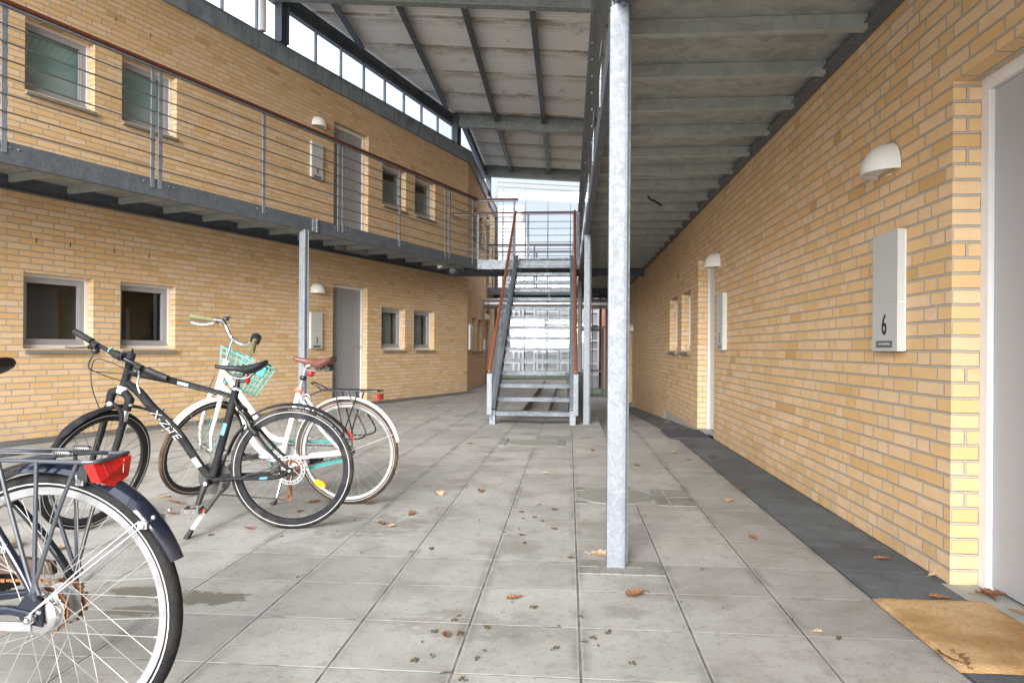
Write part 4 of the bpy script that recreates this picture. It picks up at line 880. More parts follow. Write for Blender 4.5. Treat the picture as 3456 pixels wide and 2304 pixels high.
cover('manhole_cover', 'round concrete manhole cover in the paving in front of the stair', -.385, 7.66, .24, zf(-.385, 7.66)+.003)
m_ = MB()
for i in range(4):
    for j in range(2): m_.box((.05+i*.0975, 3.185+j*.1, -.01), (.05+i*.0975+.0925, 3.185+j*.1+.094, .0035+.0012*((i+j) % 2)))
m_.build('paving_setts', 'setts', kind='structure', smooth=False)
m_ = MB()
for x0, x1, y0, y1 in ((.575, .66, 4.62, 5.14), (.67, .825, 4.62, 4.87), (.67, .825, 4.88, 5.14), (.05, .13, 4.62, 4.70), (.05, .13, 5.06, 5.14), (-.745, -.66, 7.38, 7.94), (-.12, -.03, 7.38, 7.94)): m_.box((x0, y0, -.01 if y0 < 7 else -.03), (x1-.004, y1-.004, .004 if y0 < 7 else zf(x0, y0)+.006))
m_.build('paving_infill', 'setts', kind='structure', smooth=False)
m_ = MB(); rng = random.Random(3)
nx, ny = 26, 26; vs = []
for i in range(nx+1):
    for j in range(ny+1):
        x = 1.218+(1.66-1.218)*i/nx; y = 2.31+(2.965-2.31)*j/ny
        e = (i in (0, nx)) or (j in (0, ny)); vs.append((x+(rng.uniform(-.002, .002)), y+rng.uniform(-.003, .003), .0185+rng.uniform(-.0015, .0015) if not e else .006))
m_.add(vs, [(i*(ny+1)+j, (i+1)*(ny+1)+j, (i+1)*(ny+1)+j+1, i*(ny+1)+j+1) for i in range(nx) for j in range(ny)])
tag(m_.build('doormat', 'coir'), 'golden brown coir doormat in front of the lilac door, bottom right', 'doormat')
tag(MB().box((1.135, 8.08, .004), (1.60, 8.92, .018)).build('doormat', 'darkmat', smooth=False), 'dark purple-grey ribbed doormat outside door 5', 'doormat')
# ================================================================ BICYCLES
# local frame of a bicycle: x forward, y to the rider's left, z up, origin where the rear tyre touches the ground
def pose(x, y, th, lean, pitch): 
    return Matrix.Translation((x, y, 0)) @ Matrix(((math.cos(th), -math.sin(th), 0, 0), (math.sin(th), math.cos(th), 0, 0), (0, 0, 1, 0), (0, 0, 0, 1))) @ Matrix.Rotation(-lean, 4, 'X') @ Matrix.Rotation(-pitch, 4, 'Y')
class Steer:
    """frame of the turned front end: u forward, v left, w along the steering axis"""
    def __init__(s, wb, Rw, ha, rake, st):
        ha = R(ha); ax = V((-math.cos(ha), 0, math.sin(ha))); fp = V((math.sin(ha), 0, math.cos(ha))); s.rot = Matrix.Rotation(st, 3, ax)
        s.Q = V((wb, 0, Rw))-fp*rake; s.u = s.rot @ fp; s.v = s.rot @ V((0, 1, 0)); s.w = ax; s.hub = s.Q+s.u*rake
        s.X = s.rot @ V((1, 0, 0)); s.Z = s.rot @ V((0, 0, 1))
    def __call__(s, p): return s.Q+s.u*p[0]+s.v*p[1]+s.w*p[2]
def wheel(root, name, c, X, Yl, Z, Rw, tw, tmat, rmat, smat, rimd=.022, hubr=.02, hubw=.055, nsp=32, refl=True, hubmat='alloy', rot0=0.0, reflector=None, rimw=None):
    m = MB(); cr = c
    rimR = Rw-2*tw*.86; ri = rimR-rimd; rr = random.Random(len(name)+nsp)
    for k in range(nsp):                    # crossed spokes
        side = 1 if k % 2 else -1; a = rot0+2*math.pi*k/nsp; tw_ = (1 if (k//2) % 2 else -1)*R(68); fl = hubr+.004
        p1 = cr+X*math.cos(a)*(ri+.004)+Z*math.sin(a)*(ri+.004); p0 = cr+X*math.cos(a+tw_)*fl+Z*math.sin(a+tw_)*fl+Yl*side*hubw*.62
        m.cyl(p0, p1, .00125, 5); q = p1+(p0-p1).normalized()*.014; m.cyl(p1, q, .0024, 5)
    wobj = m.build(name, smat, root)
    t = MB(); n = 14; prof = [((Rw-tw)+tw*math.cos(2*math.pi*i/n), tw*.92*math.sin(2*math.pi*i/n)) for i in range(n)]; t.ring(cr, X, Z, Yl, prof, 72); t.build('tyre', tmat, wobj)
    w_ = rimw or tw*.68
    t = MB(); t.ring(cr, X, Z, Yl, [(ri, -w_*.55), (ri+.003, -w_*.85), (rimR+.004, -w_), (rimR+.004, w_), (ri+.003, w_*.85), (ri, w_*.55)], 72); t.build('rim', rmat, wobj)
    if refl:
        t = MB(); r0 = Rw-tw*1.28
        for sg in (-1, 1): t.ring(cr, X, Z, Yl, [(r0, sg*tw*.905), (r0, sg*tw*.945), (r0+.0035, sg*tw*.96), (r0+.0035, sg*tw*.91)], 72)
        t.build('reflective_stripe', 'reflect', wobj)
    t = MB(); hw = hubw
    t.tube([cr-Yl*hw, cr-Yl*hw*.75, cr-Yl*hw*.6, cr-Yl*hw*.58, cr-Yl*hw*.5, cr+Yl*hw*.5, cr+Yl*hw*.58, cr+Yl*hw*.6, cr+Yl*hw*.75, cr+Yl*hw], [.009, .012, hubr*.8, hubr+.006, hubr*.75, hubr*.75, hubr+.006, hubr*.8, .012, .009], 20)
    t.cyl(cr-Yl*(hw+.022), cr+Yl*(hw+.022), .0055, 10); t.cyl(cr-Yl*(hw+.016), cr-Yl*(hw+.008), .0095, 6); t.cyl(cr+Yl*(hw+.008), cr+Yl*(hw+.016), .0095, 6)
    t.build('hub', hubmat, wobj)
    if reflector is not None:
        a, f = reflector; cc = cr+X*math.cos(a)*ri*f+Z*math.sin(a)*ri*f; rad = (X*math.cos(a)+Z*math.sin(a)); tan = (-X*math.sin(a)+Z*math.cos(a)); t = MB()
        pts = [(.034*math.cos(k*math.pi/10), .018*math.sin(k*math.pi/10)) for k in range(20)]; t.prism(pts, cc, rad, tan, Yl, -.008, .012); t.build('reflector', 'amber', wobj)
    t = MB(); a = rot0+.35; p = cr+X*math.cos(a)*ri+Z*math.sin(a)*ri; t.cyl(p, p-(X*math.cos(a)+Z*math.sin(a))*.04, .0035, 7); t.build('valve', 'black_satin', wobj)
    return wobj
def fender(root, c, X, Yl, Z, a0, a1, r0, r1, w_, mat, name='mudguard', n=36, taper=True, parent=None, rm=None, drop=.011):
    m = MB(); prof = 8; vs = []; cnt = n+1
    for i in range(cnt):
        f = i/n; a = R(a0+(a1-a0)*f); r = r0+(r1-r0)*f
        if rm is not None: r = (1-f)*(1-f)*r0+2*f*(1-f)*rm+f*f*r1
        ww = w_*(1 if not taper else min(1, (.25+4*f)**.5, (.25+4*(1-f))**.5)); d = X*math.cos(a)+Z*math.sin(a)
        for lay in (0, 1):
            for k in range(prof+1):
                t = -1+2*k/prof; 
                if lay: t = -t
                vs.append(c+d*(r-drop*(abs(t)**2.2)-(.0022 if lay else 0))+Yl*(ww/2*t))
    m_ = 2*(prof+1); fs = []
    for i in range(n):
        for k in range(m_): fs.append((i*m_+k, i*m_+(k+1) % m_, (i+1)*m_+(k+1) % m_, (i+1)*m_+k))
    fs.append(tuple(range(m_))); fs.append(tuple(n*m_+k for k in range(m_))[::-1]); m.add(vs, fs); return m.build(name, mat, parent or root)
def saddle(root, tail, nose, ztail, znose, hwmax, mat, thick=.05, y0=0.0, sag=.012):
    m = MB(); n = 22; k = 14; vs = []; L_ = nose-tail
    for i in range(n+1):
        f = i/n; x = tail+L_*f
        if f < .42: hw = hwmax*(1-((f-.13)/.30)**2*.42) if f > .13 else hwmax*(.55+.45*math.sin(math.pi/2*f/.13))
        else: hw = .019+(hwmax*.6-.019)*max(0, 1-(f-.40)/.28)**1.7
        if f > .95: hw *= math.sqrt(max(.02, 1-((f-.95)/.055)**2))
        z = ztail+(znose-ztail)*f-sag*math.sin(math.pi*f)+(.012 if f < .1 else 0)*0
        dr = thick*(.62+.38*math.sin(math.pi*min(1, f/.55))) if f < .55 else thick*(.62-.22*(f-.55)/.45)
        for j in range(k):
            a = 2*math.pi*j/k; cy = math.cos(a); sz = math.sin(a)
            vs.append(V((x, y0+hw*(abs(cy)**.75)*(1 if cy > 0 else -1), z-(dr*.5)+(dr*.5)*sz*(.8 if sz > 0 else 1.0))))
    fs = [(i*k+j, i*k+(j+1) % k, (i+1)*k+(j+1) % k, (i+1)*k+j) for i in range(n) for j in range(k)]+[tuple(range(k)), tuple(n*k+j for j in range(k))[::-1]]
    s_ = m.add(vs, fs).build('saddle', mat, root)
    r_ = MB(); zt = min(ztail, znose)-thick
    for sg in (-1, 1): r_.tube(catmull([(tail+.04, sg*.025, ztail-thick*.6), (tail+.09, sg*.022, zt-.012), (tail+.17, sg*.022, zt-.012), (nose-.05, sg*.006, znose-.03)], 4), .0035, 6)
    r_.build('saddle_rails', 'steel_dark', s_); return s_
def brake_lever(sf, S, base, tip, par, mat='black_satin', blade='steel_dark'):
    b = V(base); t = V(tip); m = MB(); m.tube([S(b), S(b+(t-b)*.25)], [.014, .011], 10); o = m.build('brake_lever', mat, par)
    m = MB(); mid = b+(t-b)*.6; m.tube(catmull([S(b+(t-b)*.2), S(mid+V((.012, 0, -.006))), S(t)], 5), .0055, 8, flat=.7); m.build('lever_blade', blade, o); return o
def chainring(m, c, r, y, teeth=38, th=.004):
    pts = []
    for k in range(teeth*2): rr = r*(1.0 if k % 2 else .955); a = math.pi*k/teeth; pts.append((rr*math.cos(a), rr*math.sin(a)))
    m.prism(pts, V((c[0], y, c[1])), X_, Z_, Y_, -th/2, th/2)
    m.ring(V((c[0], y, c[1])), X_, Z_, Y_, [(r*.72, th/2), (r*.90, th/2), (r*.90, th/2+.002), (r*.72, th/2+.002)], 36)
def chain_run(m, p0, p1, r=.0035):
    p0 = V(p0); p1 = V(p1); n = max(2, int((p1-p0).length/.0127))
    for i in range(n):
        a = p0+(p1-p0)*(i/n); b = p0+(p1-p0)*((i+.8)/n); off = V((0, .0022 if i % 2 else 0, 0)); m.bar(a+off, b+off, .006, .0085 if i % 2 else .0065)

# ------------------------------------------------ black trekking bicycle (kickstand out, fork turned)
BP = pose(-1.51, 3.808, 3.264, .037, 0)
B = thing('bicycle', 'black bicycle with white X-ZITE lettering and flat handlebar, on its kickstand in the middle', 'bicycle', mat=BP)
S = Steer(1.05, .335, 74, .02, 1.173)
fr = MB()
fr.tube(catmull([(.435, 0, .272), (.345, 0, .60), (.313, 0, .731), (.300, 0, .772)], 4), [.021]*13, 14)
fr.tube(catmull([(.884, 0, .800), (.850, 0, .775), (.812, 0, .742), (.749, 0, .665), (.62, 0, .535), (.50, 0, .355), (.445, 0, .285)], 5), [.019+.006*math.sin(math.pi*k/30) for k in range(31)], 16, flat=.85)
fr.tube([(.866, 0, .858), (.655, 0, .816), (.323, 0, .731)], [.020, .018, .014], 14)
fr.tube([S((0, 0, .425)), S((0, 0, .47)), S((0, 0, .575)), S((0, 0, .60))], [.026, .021, .021, .024], 16)
fr.cyl((.435, -.036, .272), (.435, .036, .272), .022, 16)
for sg in (-1, 1):
    fr.tube(catmull([(.425, sg*.022, .272), (.36, sg*.045, .285), (.20, sg*.055, .292), (.06, sg*.06, .300), (-.0, sg*.064, .335)], 4), [.0125]*6+[.011]*11, 10)
    fr.tube(catmull([(.316, sg*.012, .735), (.27, sg*.030, .655), (.12, sg*.052, .455), (.0, sg*.064, .338)], 4), .0085, 10)
    fr.box((-.018, sg*.061, .310), (.018, sg*.067, .352))
fr.tube([(.236, -.04, .603), (.236, .04, .603)], .007, 8)
for p in ((.70, .024, .622), (.655, .024, .573)): fr.cyl((p[0], -.006, p[2]+.02), (p[0]-.012, .0, p[2]+.035), .004, 6)
frame = fr.build('frame', 'frame_dusty', B)
# lettering along the down tube, stripes and badges
def on_tube(p0, p1, off): p0 = V(p0); p1 = V(p1); x = (p1-p0).normalized(); y_ = V((0, 1, 0)).cross(x); return (p0+p1)/2+V((0, off, 0)), x, (-y_ if y_.z < 0 else y_)
c, x, yv = on_tube((.770, 0, .690), (.575, 0, .468), .0245)
t1 = text_mb('X-ZiTE', .056, c, x, yv, Y_, depth=.0006, sx=1.22, shear=.3, outline=-.0012); t1.build('lettering', 'text_white', frame, smooth=False)
m = MB(); c, x, yv = on_tube((.53, 0, .402), (.49, 0, .345), .0225); m.prism([(-.03, -.015), (.03, -.015), (.035, .015), (-.025, .015)], c, x, yv, Y_, -.001, .0005); m.build('blue_badge', 'greyblue', frame, smooth=False)
m = MB(); c, x, yv = on_tube((.372, 0, .52), (.353, 0, .585), .0205); m.prism([(-.033, -.009), (.033, -.009), (.033, .009), (-.033, .009)], c, x, yv, Y_, -.001, .0008)
c, x, yv = on_tube((.16, 0, .2945), (.12, 0, .2965), .0695); m.prism([(-.02, -.0045), (.02, -.0045), (.026, .0045), (-.014, .0045)], c, x, yv, Y_, -.002, .0005)
m.build('bright_blue_badge', 'blue', frame, smooth=False)
m = MB()
for dz in (.005, -.006): 
    m.bar((.655, .0155, .8155+dz), (.345, .0125, .7365+dz*.8), .0008, .0022)
m.build('pinstripe', 'text_white', frame, smooth=False)
m = MB(); m.prism([(-.03, -.009), (.03, -.009), (.03, .009), (-.03, .009)], V((.58, .0175, .797)), V((-.968, 0, -.25)), V((-.25, 0, .968)), Y_, -.001, .0006); m.build('pale_badge', 'greyblue', frame, smooth=False)
# front end
fk = MB()
fk.tube([S((0, -.070, .385)), S((0, -.068, .415)), S((0, -.03, .437)), S((0, .03, .437)), S((0, .068, .415)), S((0, .070, .385))], [.022, .024, .022, .022, .024, .022], 14)
for sg in (-1, 1):
    fk.tube([S((0, sg*.066, .355)), S((0, sg*.066, .42))], [.021, .023], 14)
    fk.tube([S((0, sg*.066, .295)), S((0, sg*.066, .16)), S((.008, sg*.062, .02)), S((.018, sg*.058, -.006))], [.0195, .0185, .015, .012], 14)
fk.tube(catmull([S((.008, -.066, .27)), S((.020, -.058, .335)), S((.024, 0, .365)), S((.020, .058, .335)), S((.008, .066, .27))], 5), .012, 10)
fork = fk.build('fork', 'frame_dusty', B)
m = MB()
for sg in (-1, 1): m.cyl(S((0, sg*.066, .285)), S((0, sg*.066, .36)), .0145, 14)
m.build('stanchion', 'chrome', fork)
m = MB(); m.cyl(S((.036, -.015, .362)), S((.046, -.015, .362)), .016, 18); m.build('round_badge', 'reflect', fork)
m = MB(); m.ring(S((0, 0, .452)), S.u, S.v, S.w, [(.0265, -.02), (.028, -.02), (.028, .02), (.0265, .02)], 24); m.build('white_band', 'text_white', fork)
m = MB(); c = S((.006, .0905, .392)); m.prism([(-.01, -.006), (.01, -.006), (.01, .006), (-.01, .006)], c, S.u, S.w, S.v, -.001, .001); m.build('fork_badge', 'text_white', fork, smooth=False)
wheel(B, 'front_wheel', S.hub, S.X, S.v, S.Z, .335, .0195, 'tyre', 'black_satin', 'steel_dark', rimd=.024, nsp=30, reflector=(R(236), .62))
wheel(B, 'rear_wheel', V((0, 0, .335)), X_, Y_, Z_, .335, .0195, 'tyre_dusty', 'fender_dusty', 'steel_dark', rimd=.024, nsp=30, reflector=(R(209), .62), hubr=.018)
fender(B, S.hub, S.X, S.v, S.Z, 50, 92, .345, .352, .052, 'fender_dusty'); fender(B, S.hub, S.X, S.v, S.Z, 86, 141, .352, .412, .050, 'black_satin', rm=.362)
fender(B, V((0, 0, .335)), X_, Y_, Z_, 53, 152, .368, .368, .050, 'fender_dusty', rm=.349); fender(B, V((0, 0, .335)), X_, Y_, Z_, 12, 43, .366, .357, .046, 'fender_dusty')
m = MB(); a = R(146); cc = V((0, 0, .335))
for k in range(8):
    b = a+R(1.2)*k; d = X_*math.cos(b)+Z_*math.sin(b); m.box(tuple(cc+d*.3695+V((-.004, -.012, -.004))), tuple(cc+d*.3695+V((.004, .012, .004))))
m.build('rear_reflector', 'red', B)
hb = MB(); bp = [S(p) for p in ((.097, -.335, .676), (.092, -.20, .658), (.094, -.08, .646), (.094, 0, .638), (.080, .08, .630), (.064, .20, .616), (.057, .335, .612))]
hb.tube(catmull(bp, 3), [.0115]*7+[.015]*5+[.0115]*7, 12); bar = hb.build('handlebar', 'black_gloss', B)
m = MB(); m.tube([S((0, 0, .605)), S((0, 0, .635))], .018, 14); m.tube([S((0, 0, .622)), S((.045, 0, .632)), S((.088, 0, .638))], [.017, .014, .019], 12); m.tube([S((.088, -.025, .640)), S((.088, .025, .636))], .022, 14); m.build('stem', 'black_satin', bar)
for g0, g1 in ((bp[0], bp[1]), (bp[6], bp[5])):
    m = MB(); q = g0+(g1-g0)*.96; m.tube([g0, g0+(g1-g0)*.04, g0+(g1-g0)*.5, q, g0+(g1-g0)*1.0], [.016, .0175, .0165, .0175, .0195], 14); m.build('grip', 'black', bar)
m = MB(); m.tube([S((.094, -.055, .648)), S((.094, -.049, .6475))], .0165, 14); m.build('green_band', 'teal', bar)
m = MB(); m.ring(S((.094, .045, .645)), S.u, S.w, S.v, [(.018, -.008), (.024, -.008), (.024, .008), (.018, .008)], 16); m.cyl(S((.085, .085, .652)), S((.088, .085, .676)), .023, 18); m.box(tuple(S((.10, .10, .675))), tuple(S((.085, .085, .70)))); m.build('bell', 'black_gloss', bar)
for sg, (b0, tp) in ((-1, ((.105, -.155, .640), (.225, -.215, .613))), (1, ((.080, .155, .612), (.105, .23, .50)))):
    brake_lever(B, S, b0, tp, bar); m = MB(); m.ball(S((b0[0], b0[1]*.92, b0[2]-.018)), .022, .024, .018, 12, 6, -.99); m.tube([S((b0[0], b0[1]-.02, b0[2]+.005)), S((b0[0], b0[1]+.02, b0[2]+.005))], .019, 12); m.build('shifter', 'black_satin', bar)
m = MB()
m.tube(catmull([S((.12, -.12, .62)), S((.17, -.09, .55)), S((.12, -.03, .52)), S((.03, .0, .50)), (.82, .02, .76), (.80, .03, .73)], 6), .0026, 6)
m.tube(catmull([S((.12, -.13, .61)), S((.15, -.10, .53)), S((.08, -.05, .53)), S((.04, .03, .55)), S((.05, .09, .58))], 6), .0026, 6)
m.tube(catmull([S((.10, .10, .585)), S((.13, .0, .60)), S((.17, -.06, .585)), S((.13, -.075, .45)), S((.06, -.03, .30)), S((.05, -.01, .24))], 7), .0028, 6)
m.tube(catmull([S((.09, .14, .60)), S((.08, .11, .52)), S((.05, .06, .49)), (.83, .03, .79)], 6), .0026, 6)
m.build('cables', 'black', bar)
# seat, post, light, lock
m = MB(); m.tube([(.303, 0, .765), (.279, 0, .848)], .0135, 14); m.tube([(.305, 0, .762), (.298, 0, .785)], .021, 14); m.box((.26, -.022, .838), (.31, .022, .852)); sp_ = m.build('seat_post', 'black_satin', B)
m = MB(); m.ring(V((.302, 0, .773)), X_, Y_, Z_, [(.021, -.006), (.0245, -.006), (.0245, .006), (.021, .006)], 20); m.bar((.30, .024, .775), (.262, .03, .762), .009, .007); m.build('seat_clamp', 'alloy', sp_)
saddle(B, .140, .412, .932, .905, .074, 'black', thick=.058, sag=.016)
m = MB(); m.tube([(.29, 0, .815), (.262, 0, .812), (.245, .0, .815)], .010, 8); tl = m.build('tail_light', 'black_satin', B); m = MB(); m.ball((.238, 0, .823), .012, .024, .030, 12, 8, -.99); m.build('lens', 'red', tl)
m = MB(); ctr = V((.17, 0, .585))
m.tube(catmull([(.268, .048, .655), (.232, .050, .615), (.205, .052, .560), (.180, .050, .532), (.170, .045, .528)], 5), [.013]*8+[.017]*8+[.014]*5, 10); m.tube(catmull([(.268, .048, .655), (.272, 0, .672), (.262, -.045, .65)], 5), .011, 10); m.tube(catmull([(.170, .045, .528), (.215, .0, .53), (.200, -.048, .54)], 5), .009, 8); m.build('frame_lock', 'black_satin', B)
# drivetrain
m = MB(); chainring(m, (.435, .272), .092, -.046); chainring(m, (.435, .272), .074, -.055, 32); cr_ = m.build('chainring', 'grime', B)
m = MB(); m.cyl((.435, -.075, .272), (.435, .080, .272), .0125, 14)
m.tube([(.435, .083, .272), (.446, .090, .246), (.476, .097, .150)], [.022, .017, .014], 12, flat=.6); m.tube([(.435, -.083, .272), (.424, -.09, .298), (.394, -.097, .394)], [.016, .013, .010], 12, flat=.55); ck = m.build('crank', 'black_satin', B)
m = MB(); m.cyl((.435, .0925, .272), (.435, .098, .272), .011, 14); m.build('crank_bolt', 'alloy', ck)
def pedal(c, par, mat='alloy', ln=.085, dx=.09):
    m = MB(); cx_, cy_, cz_ = c; sg = 1 if cy_ > 0 else -1; m.cyl((cx_, cy_-sg*.045, cz_), (cx_, cy_+sg*.045, cz_), .009, 10)
    for s2 in (-1, 1):
        m.box((cx_-dx/2, cy_+s2*.036-.005, cz_-.011), (cx_+dx/2, cy_+s2*.036+.005, cz_+.011)); m.box((cx_+s2*dx/2-.006, cy_-.041, cz_-.012), (cx_+s2*dx/2+.006, cy_+.041, cz_+.012))
        for k in range(5): m.box((cx_+s2*dx/2-.007, cy_-.038+k*.0165, cz_+.010), (cx_+s2*dx/2+.007, cy_-.030+k*.0165, cz_+.018)); m.box((cx_+s2*dx/2-.007, cy_-.038+k*.0165, cz_-.018), (cx_+s2*dx/2+.007, cy_-.030+k*.0165, cz_-.010))
    o = m.build('pedal', mat, par, smooth=False); return o
p = pedal((.482, .145, .146), ck, 'pedal_metal', dx=.075); pedal((.392, -.150, .396), ck, 'steel_dark')
m = MB(); y = -.050
for r_, yy_ in ((.052, -.032), (.046, -.036), (.040, -.040), (.034, -.044), (.028, -.048)): chainring(m, (0, .335), r_, yy_, 20, .002)
m.build('cassette', 'rust', B)
m = MB(); chain_run(m, (.435, -.046, .364), (.01, -.042, .385)); chain_run(m, (.435, -.046, .182), (.05, -.046, .150)); chain_run(m, (.05, -.046, .150), (.018, -.046, .185)); chain_run(m, (.018, -.046, .185), (.045, -.046, .29)); m.build('chain', 'grime', B)
m = MB(); m.bar((.03, -.055, .27), (.028, -.055, .16), .008, .022); m.cyl((.03, -.060, .258), (.03, -.04, .258), .018, 12); m.cyl((.032, -.056, .165), (.032, -.044, .165), .021, 12); m.tube([(0, -.062, .335), (.018, -.062, .295), (.03, -.06, .262)], .011, 8); m.build('derailleur', 'rust', B)
m = MB(); c = V((0, .047, .335)); n = 40
for k in range(n):
    a = 2*math.pi*k/n; d = X_*math.cos(a)+Z_*math.sin(a); tn = -X_*math.sin(a)+Z_*math.cos(a)
    m.bar(c+d*.060+tn*.003*(k % 2), c+d*.078+tn*(.003*(k % 2)+.0015), .0028, .0062, up=(0, 1, 0)) if k % 1 == 0 else None
m.ring(c, X_, Z_, Y_, [(.0765, -.001), (.080, -.001), (.080, .001), (.0765, .001)], 40); m.ring(c, X_, Z_, Y_, [(.059, -.001), (.0635, -.001), (.0635, .001), (.059, .001)], 40)
for k in range(6):
    a = math.pi*k/3; d = X_*math.cos(a)+Z_*math.sin(a); d2 = X_*math.cos(a+.5)+Z_*math.sin(a+.5); m.bar(c+d*.020, c+d2*.061, .0025, .008, up=(0, 1, 0))
m.ring(c, X_, Z_, Y_, [(.014, -.003), (.024, -.003), (.024, .003), (.014, .003)], 24); m.build('brake_disc', 'alloy', B)
m = MB(); m.tube(catmull([(.035, .062, .372), (.065, .062, .362), (.085, .062, .335), (.075, .062, .312)], 4), [.012]*3+[.020]*7+[.012]*3, 10); m.ball((.068, .060, .345), .024, .018, .020, 10, 6, -.99)
for p in ((.045, .078, .38), (.09, .078, .345), (.06, .08, .32)): m.cyl(p, (p[0], p[1]+.008, p[2]), .006, 8)
m.tube(catmull([(.08, .07, .36), (.16, .060, .328), (.30, .05, .285), (.36, .045, .262)], 5), .0028, 6); m.build('brake_caliper', 'grime', B)
# kickstand
m = MB(); m.tube(catmull([(.366, .030, .275), (.367, .050, .248), (.374, .072, .215), (.405, .100, .165), (.432, .124, .125)], 4), [.015]*6+[.012]*6+[.014]*5, 12); m.ball((.367, .052, .232), .022, .020, .022, 12, 6, -.99)
ks = m.build('kickstand', 'grime', B); m = MB(); m.bar((.430, .122, .128), (.478, .182, .040), .018, .014); m.build('silver_leg', 'silver_leg', ks, smooth=False)
m = MB(); m.tube([(.474, .177, .048), (.480, .185, .034), (.494, .204, .004)], [.013, .013, .016], 10); m.build('rubber_foot', 'black', ks)
m = MB(); m.cyl((.428, .128, .136), (.430, .138, .138), .008, 10); m.build('red_button', 'coral', ks)
# tyre writing (small, follows the tyre wall)
def arc_text(par, txt, c, r, a_start, da, size, mat, yoff):
    out = MB()
    for i, ch in enumerate(txt):
        if ch == ' ': continue
        a = a_start+da*i; d = X_*math.cos(a)+Z_*math.sin(a); tn = -X_*math.sin(a)+Z_*math.cos(a)
        t = text_mb(ch, size, c+d*r+V((0, yoff, 0)), tn, d, Y_, depth=.0004); out.add(t.v, t.f)
    return out.build('tyre_lettering', mat, par, smooth=False)
rwB = [o for o in B.children if o.name.startswith('rear_wheel')][0]
arc_text(rwB, 'SCHWALBE', V((0, 0, .335)), .322, R(88), R(2.3), .0125, 'reflect', .0165); arc_text(rwB, 'MARATHON PLUS', V((0, 0, .335)), .322, R(116), R(2.3), .0125, 'reflect', .0165)

# ------------------------------------------------ white step-through bicycle with basket
CP = pose(-1.403, 4.451, 3.066, .031, .008)
Cc = thing('bicycle', 'white step-through bicycle with turquoise basket and brown saddle', 'bicycle', mat=CP)
S = Steer(1.068, .335, 72, .045, -1.908)
fr = MB()
fr.tube([S((0, 0, .385)), S((0, 0, .40)), S((0, 0, .60)), S((0, 0, .615))], [.024, .0205, .0205, .024], 16)
fr.tube(catmull([(.862, 0, .858), (.786, 0, .738), (.652, 0, .568), (.584, 0, .463), (.509, 0, .406), (.425, 0, .392)], 5), .0185, 14)
fr.tube(catmull([(.885, 0, .748), (.80, 0, .665), (.725, 0, .56), (.671, 0, .415), (.602, 0, .325), (.51, 0, .268), (.455, 0, .271)], 5), .0205, 14)
fr.tube([(.452, 0, .271), (.332, 0, .712)], .0165, 14); fr.cyl((.452, -.036, .271), (.452, .036, .271), .023, 16)
for sg in (-1, 1):
    fr.tube(catmull([(.335, sg*.014, .70), (.29, sg*.035, .655), (.15, sg*.052, .47), (.0, sg*.062, .338)], 4), .009, 10); fr.tube(catmull([(.445, sg*.022, .271), (.36, sg*.044, .283), (.0, sg*.062, .335)], 4), .0115, 10); fr.box((-.02, sg*.06, .318), (.016, sg*.066, .352))
frame = fr.build('frame', 'white_gloss', Cc)
m = MB(); m.tube(catmull([S((0, -.050, .365)), S((0, -.030, .388)), S((0, .030, .388)), S((0, .050, .365))], 4), .017, 12)
for sg in (-1, 1): m.tube(catmull([S((0, sg*.050, .365)), S((0, sg*.056, .26)), S((.006, sg*.056, .12)), S((.045, sg*.054, .0))], 5), [.0155]*5+[.013]*6+[.010]*5, 12)
fork = m.build('fork', 'white_gloss', Cc)
wheel(Cc, 'front_wheel', S.hub, S.X, S.v, S.Z, .335, .0185, 'tyre_brown', 'black_satin', 'spoke', rimd=.020, nsp=34, hubr=.016, hubw=.046)
wheel(Cc, 'rear_wheel', V((0, 0, .335)), X_, Y_, Z_, .335, .0185, 'tyre_brown', 'alloy', 'spoke', rimd=.020, nsp=34, hubr=.030, hubw=.055, hubmat='grime')
fender(Cc, S.hub, S.X, S.v, S.Z, 62, 176, .352, .352, .056, 'white_gloss', taper=False, rm=.358); fender(Cc, V((0, 0, .335)), X_, Y_, Z_, -4, 167, .352, .352, .056, 'white_gloss', taper=False, rm=.356)
m = MB()
for sg in (-1, 1): m.cyl(S((.045, sg*.058, .0)), S((-.13, sg*.03, -.30)) if False else S.hub+S.v*sg*.030+(S.X*math.cos(R(150))+S.Z*math.sin(R(150)))*.345, .0022, 6)
m.build('mudguard_stay', 'spoke', Cc)
m = MB()
for sg in (-1, 1): m.cyl((0, sg*.062, .335), V((0, 0, .335))+V((0, sg*.028, 0))+(X_*math.cos(R(158))+Z_*math.sin(R(158)))*.345, .0022, 6)
m.build('mudguard_stay', 'spoke', Cc)
# basket braces (turquoise) down to the front axle
m = MB()
for sg in (-1, 1): m.tube([S((.045, sg*.062, .01)), S((.10, sg*.075, .20)), S((.12, sg*.08, .42))], .0032, 6)
m.build('basket_brace', 'teal', Cc)
hb = MB(); L_ = [(-.116, .30, .808), (-.060, .235, .822), (-.028, .19, .828), (-.008, .125, .842), (-.012, .07, .812), (.005, .035, .770), (.012, 0, .752), (.020, -.04, .745), (.033, -.08, .752), (.026, -.15, .795), (-.004, -.20, .812), (-.050, -.25, .795), (-.105, -.30, .763)]
hp = catmull([S(p) for p in L_], 4); hb.tube(hp, .0112, 12); bar = hb.build('handlebar', 'chrome', Cc)
m = MB(); m.tube([S((0, 0, .60)), S((0, 0, .735)), S((.004, 0, .75))], [.0125, .0125, .017], 14); m.cyl(S((.012, -.022, .752)), S((.012, .022, .752)), .019, 14); m.build('stem', 'chrome', bar)
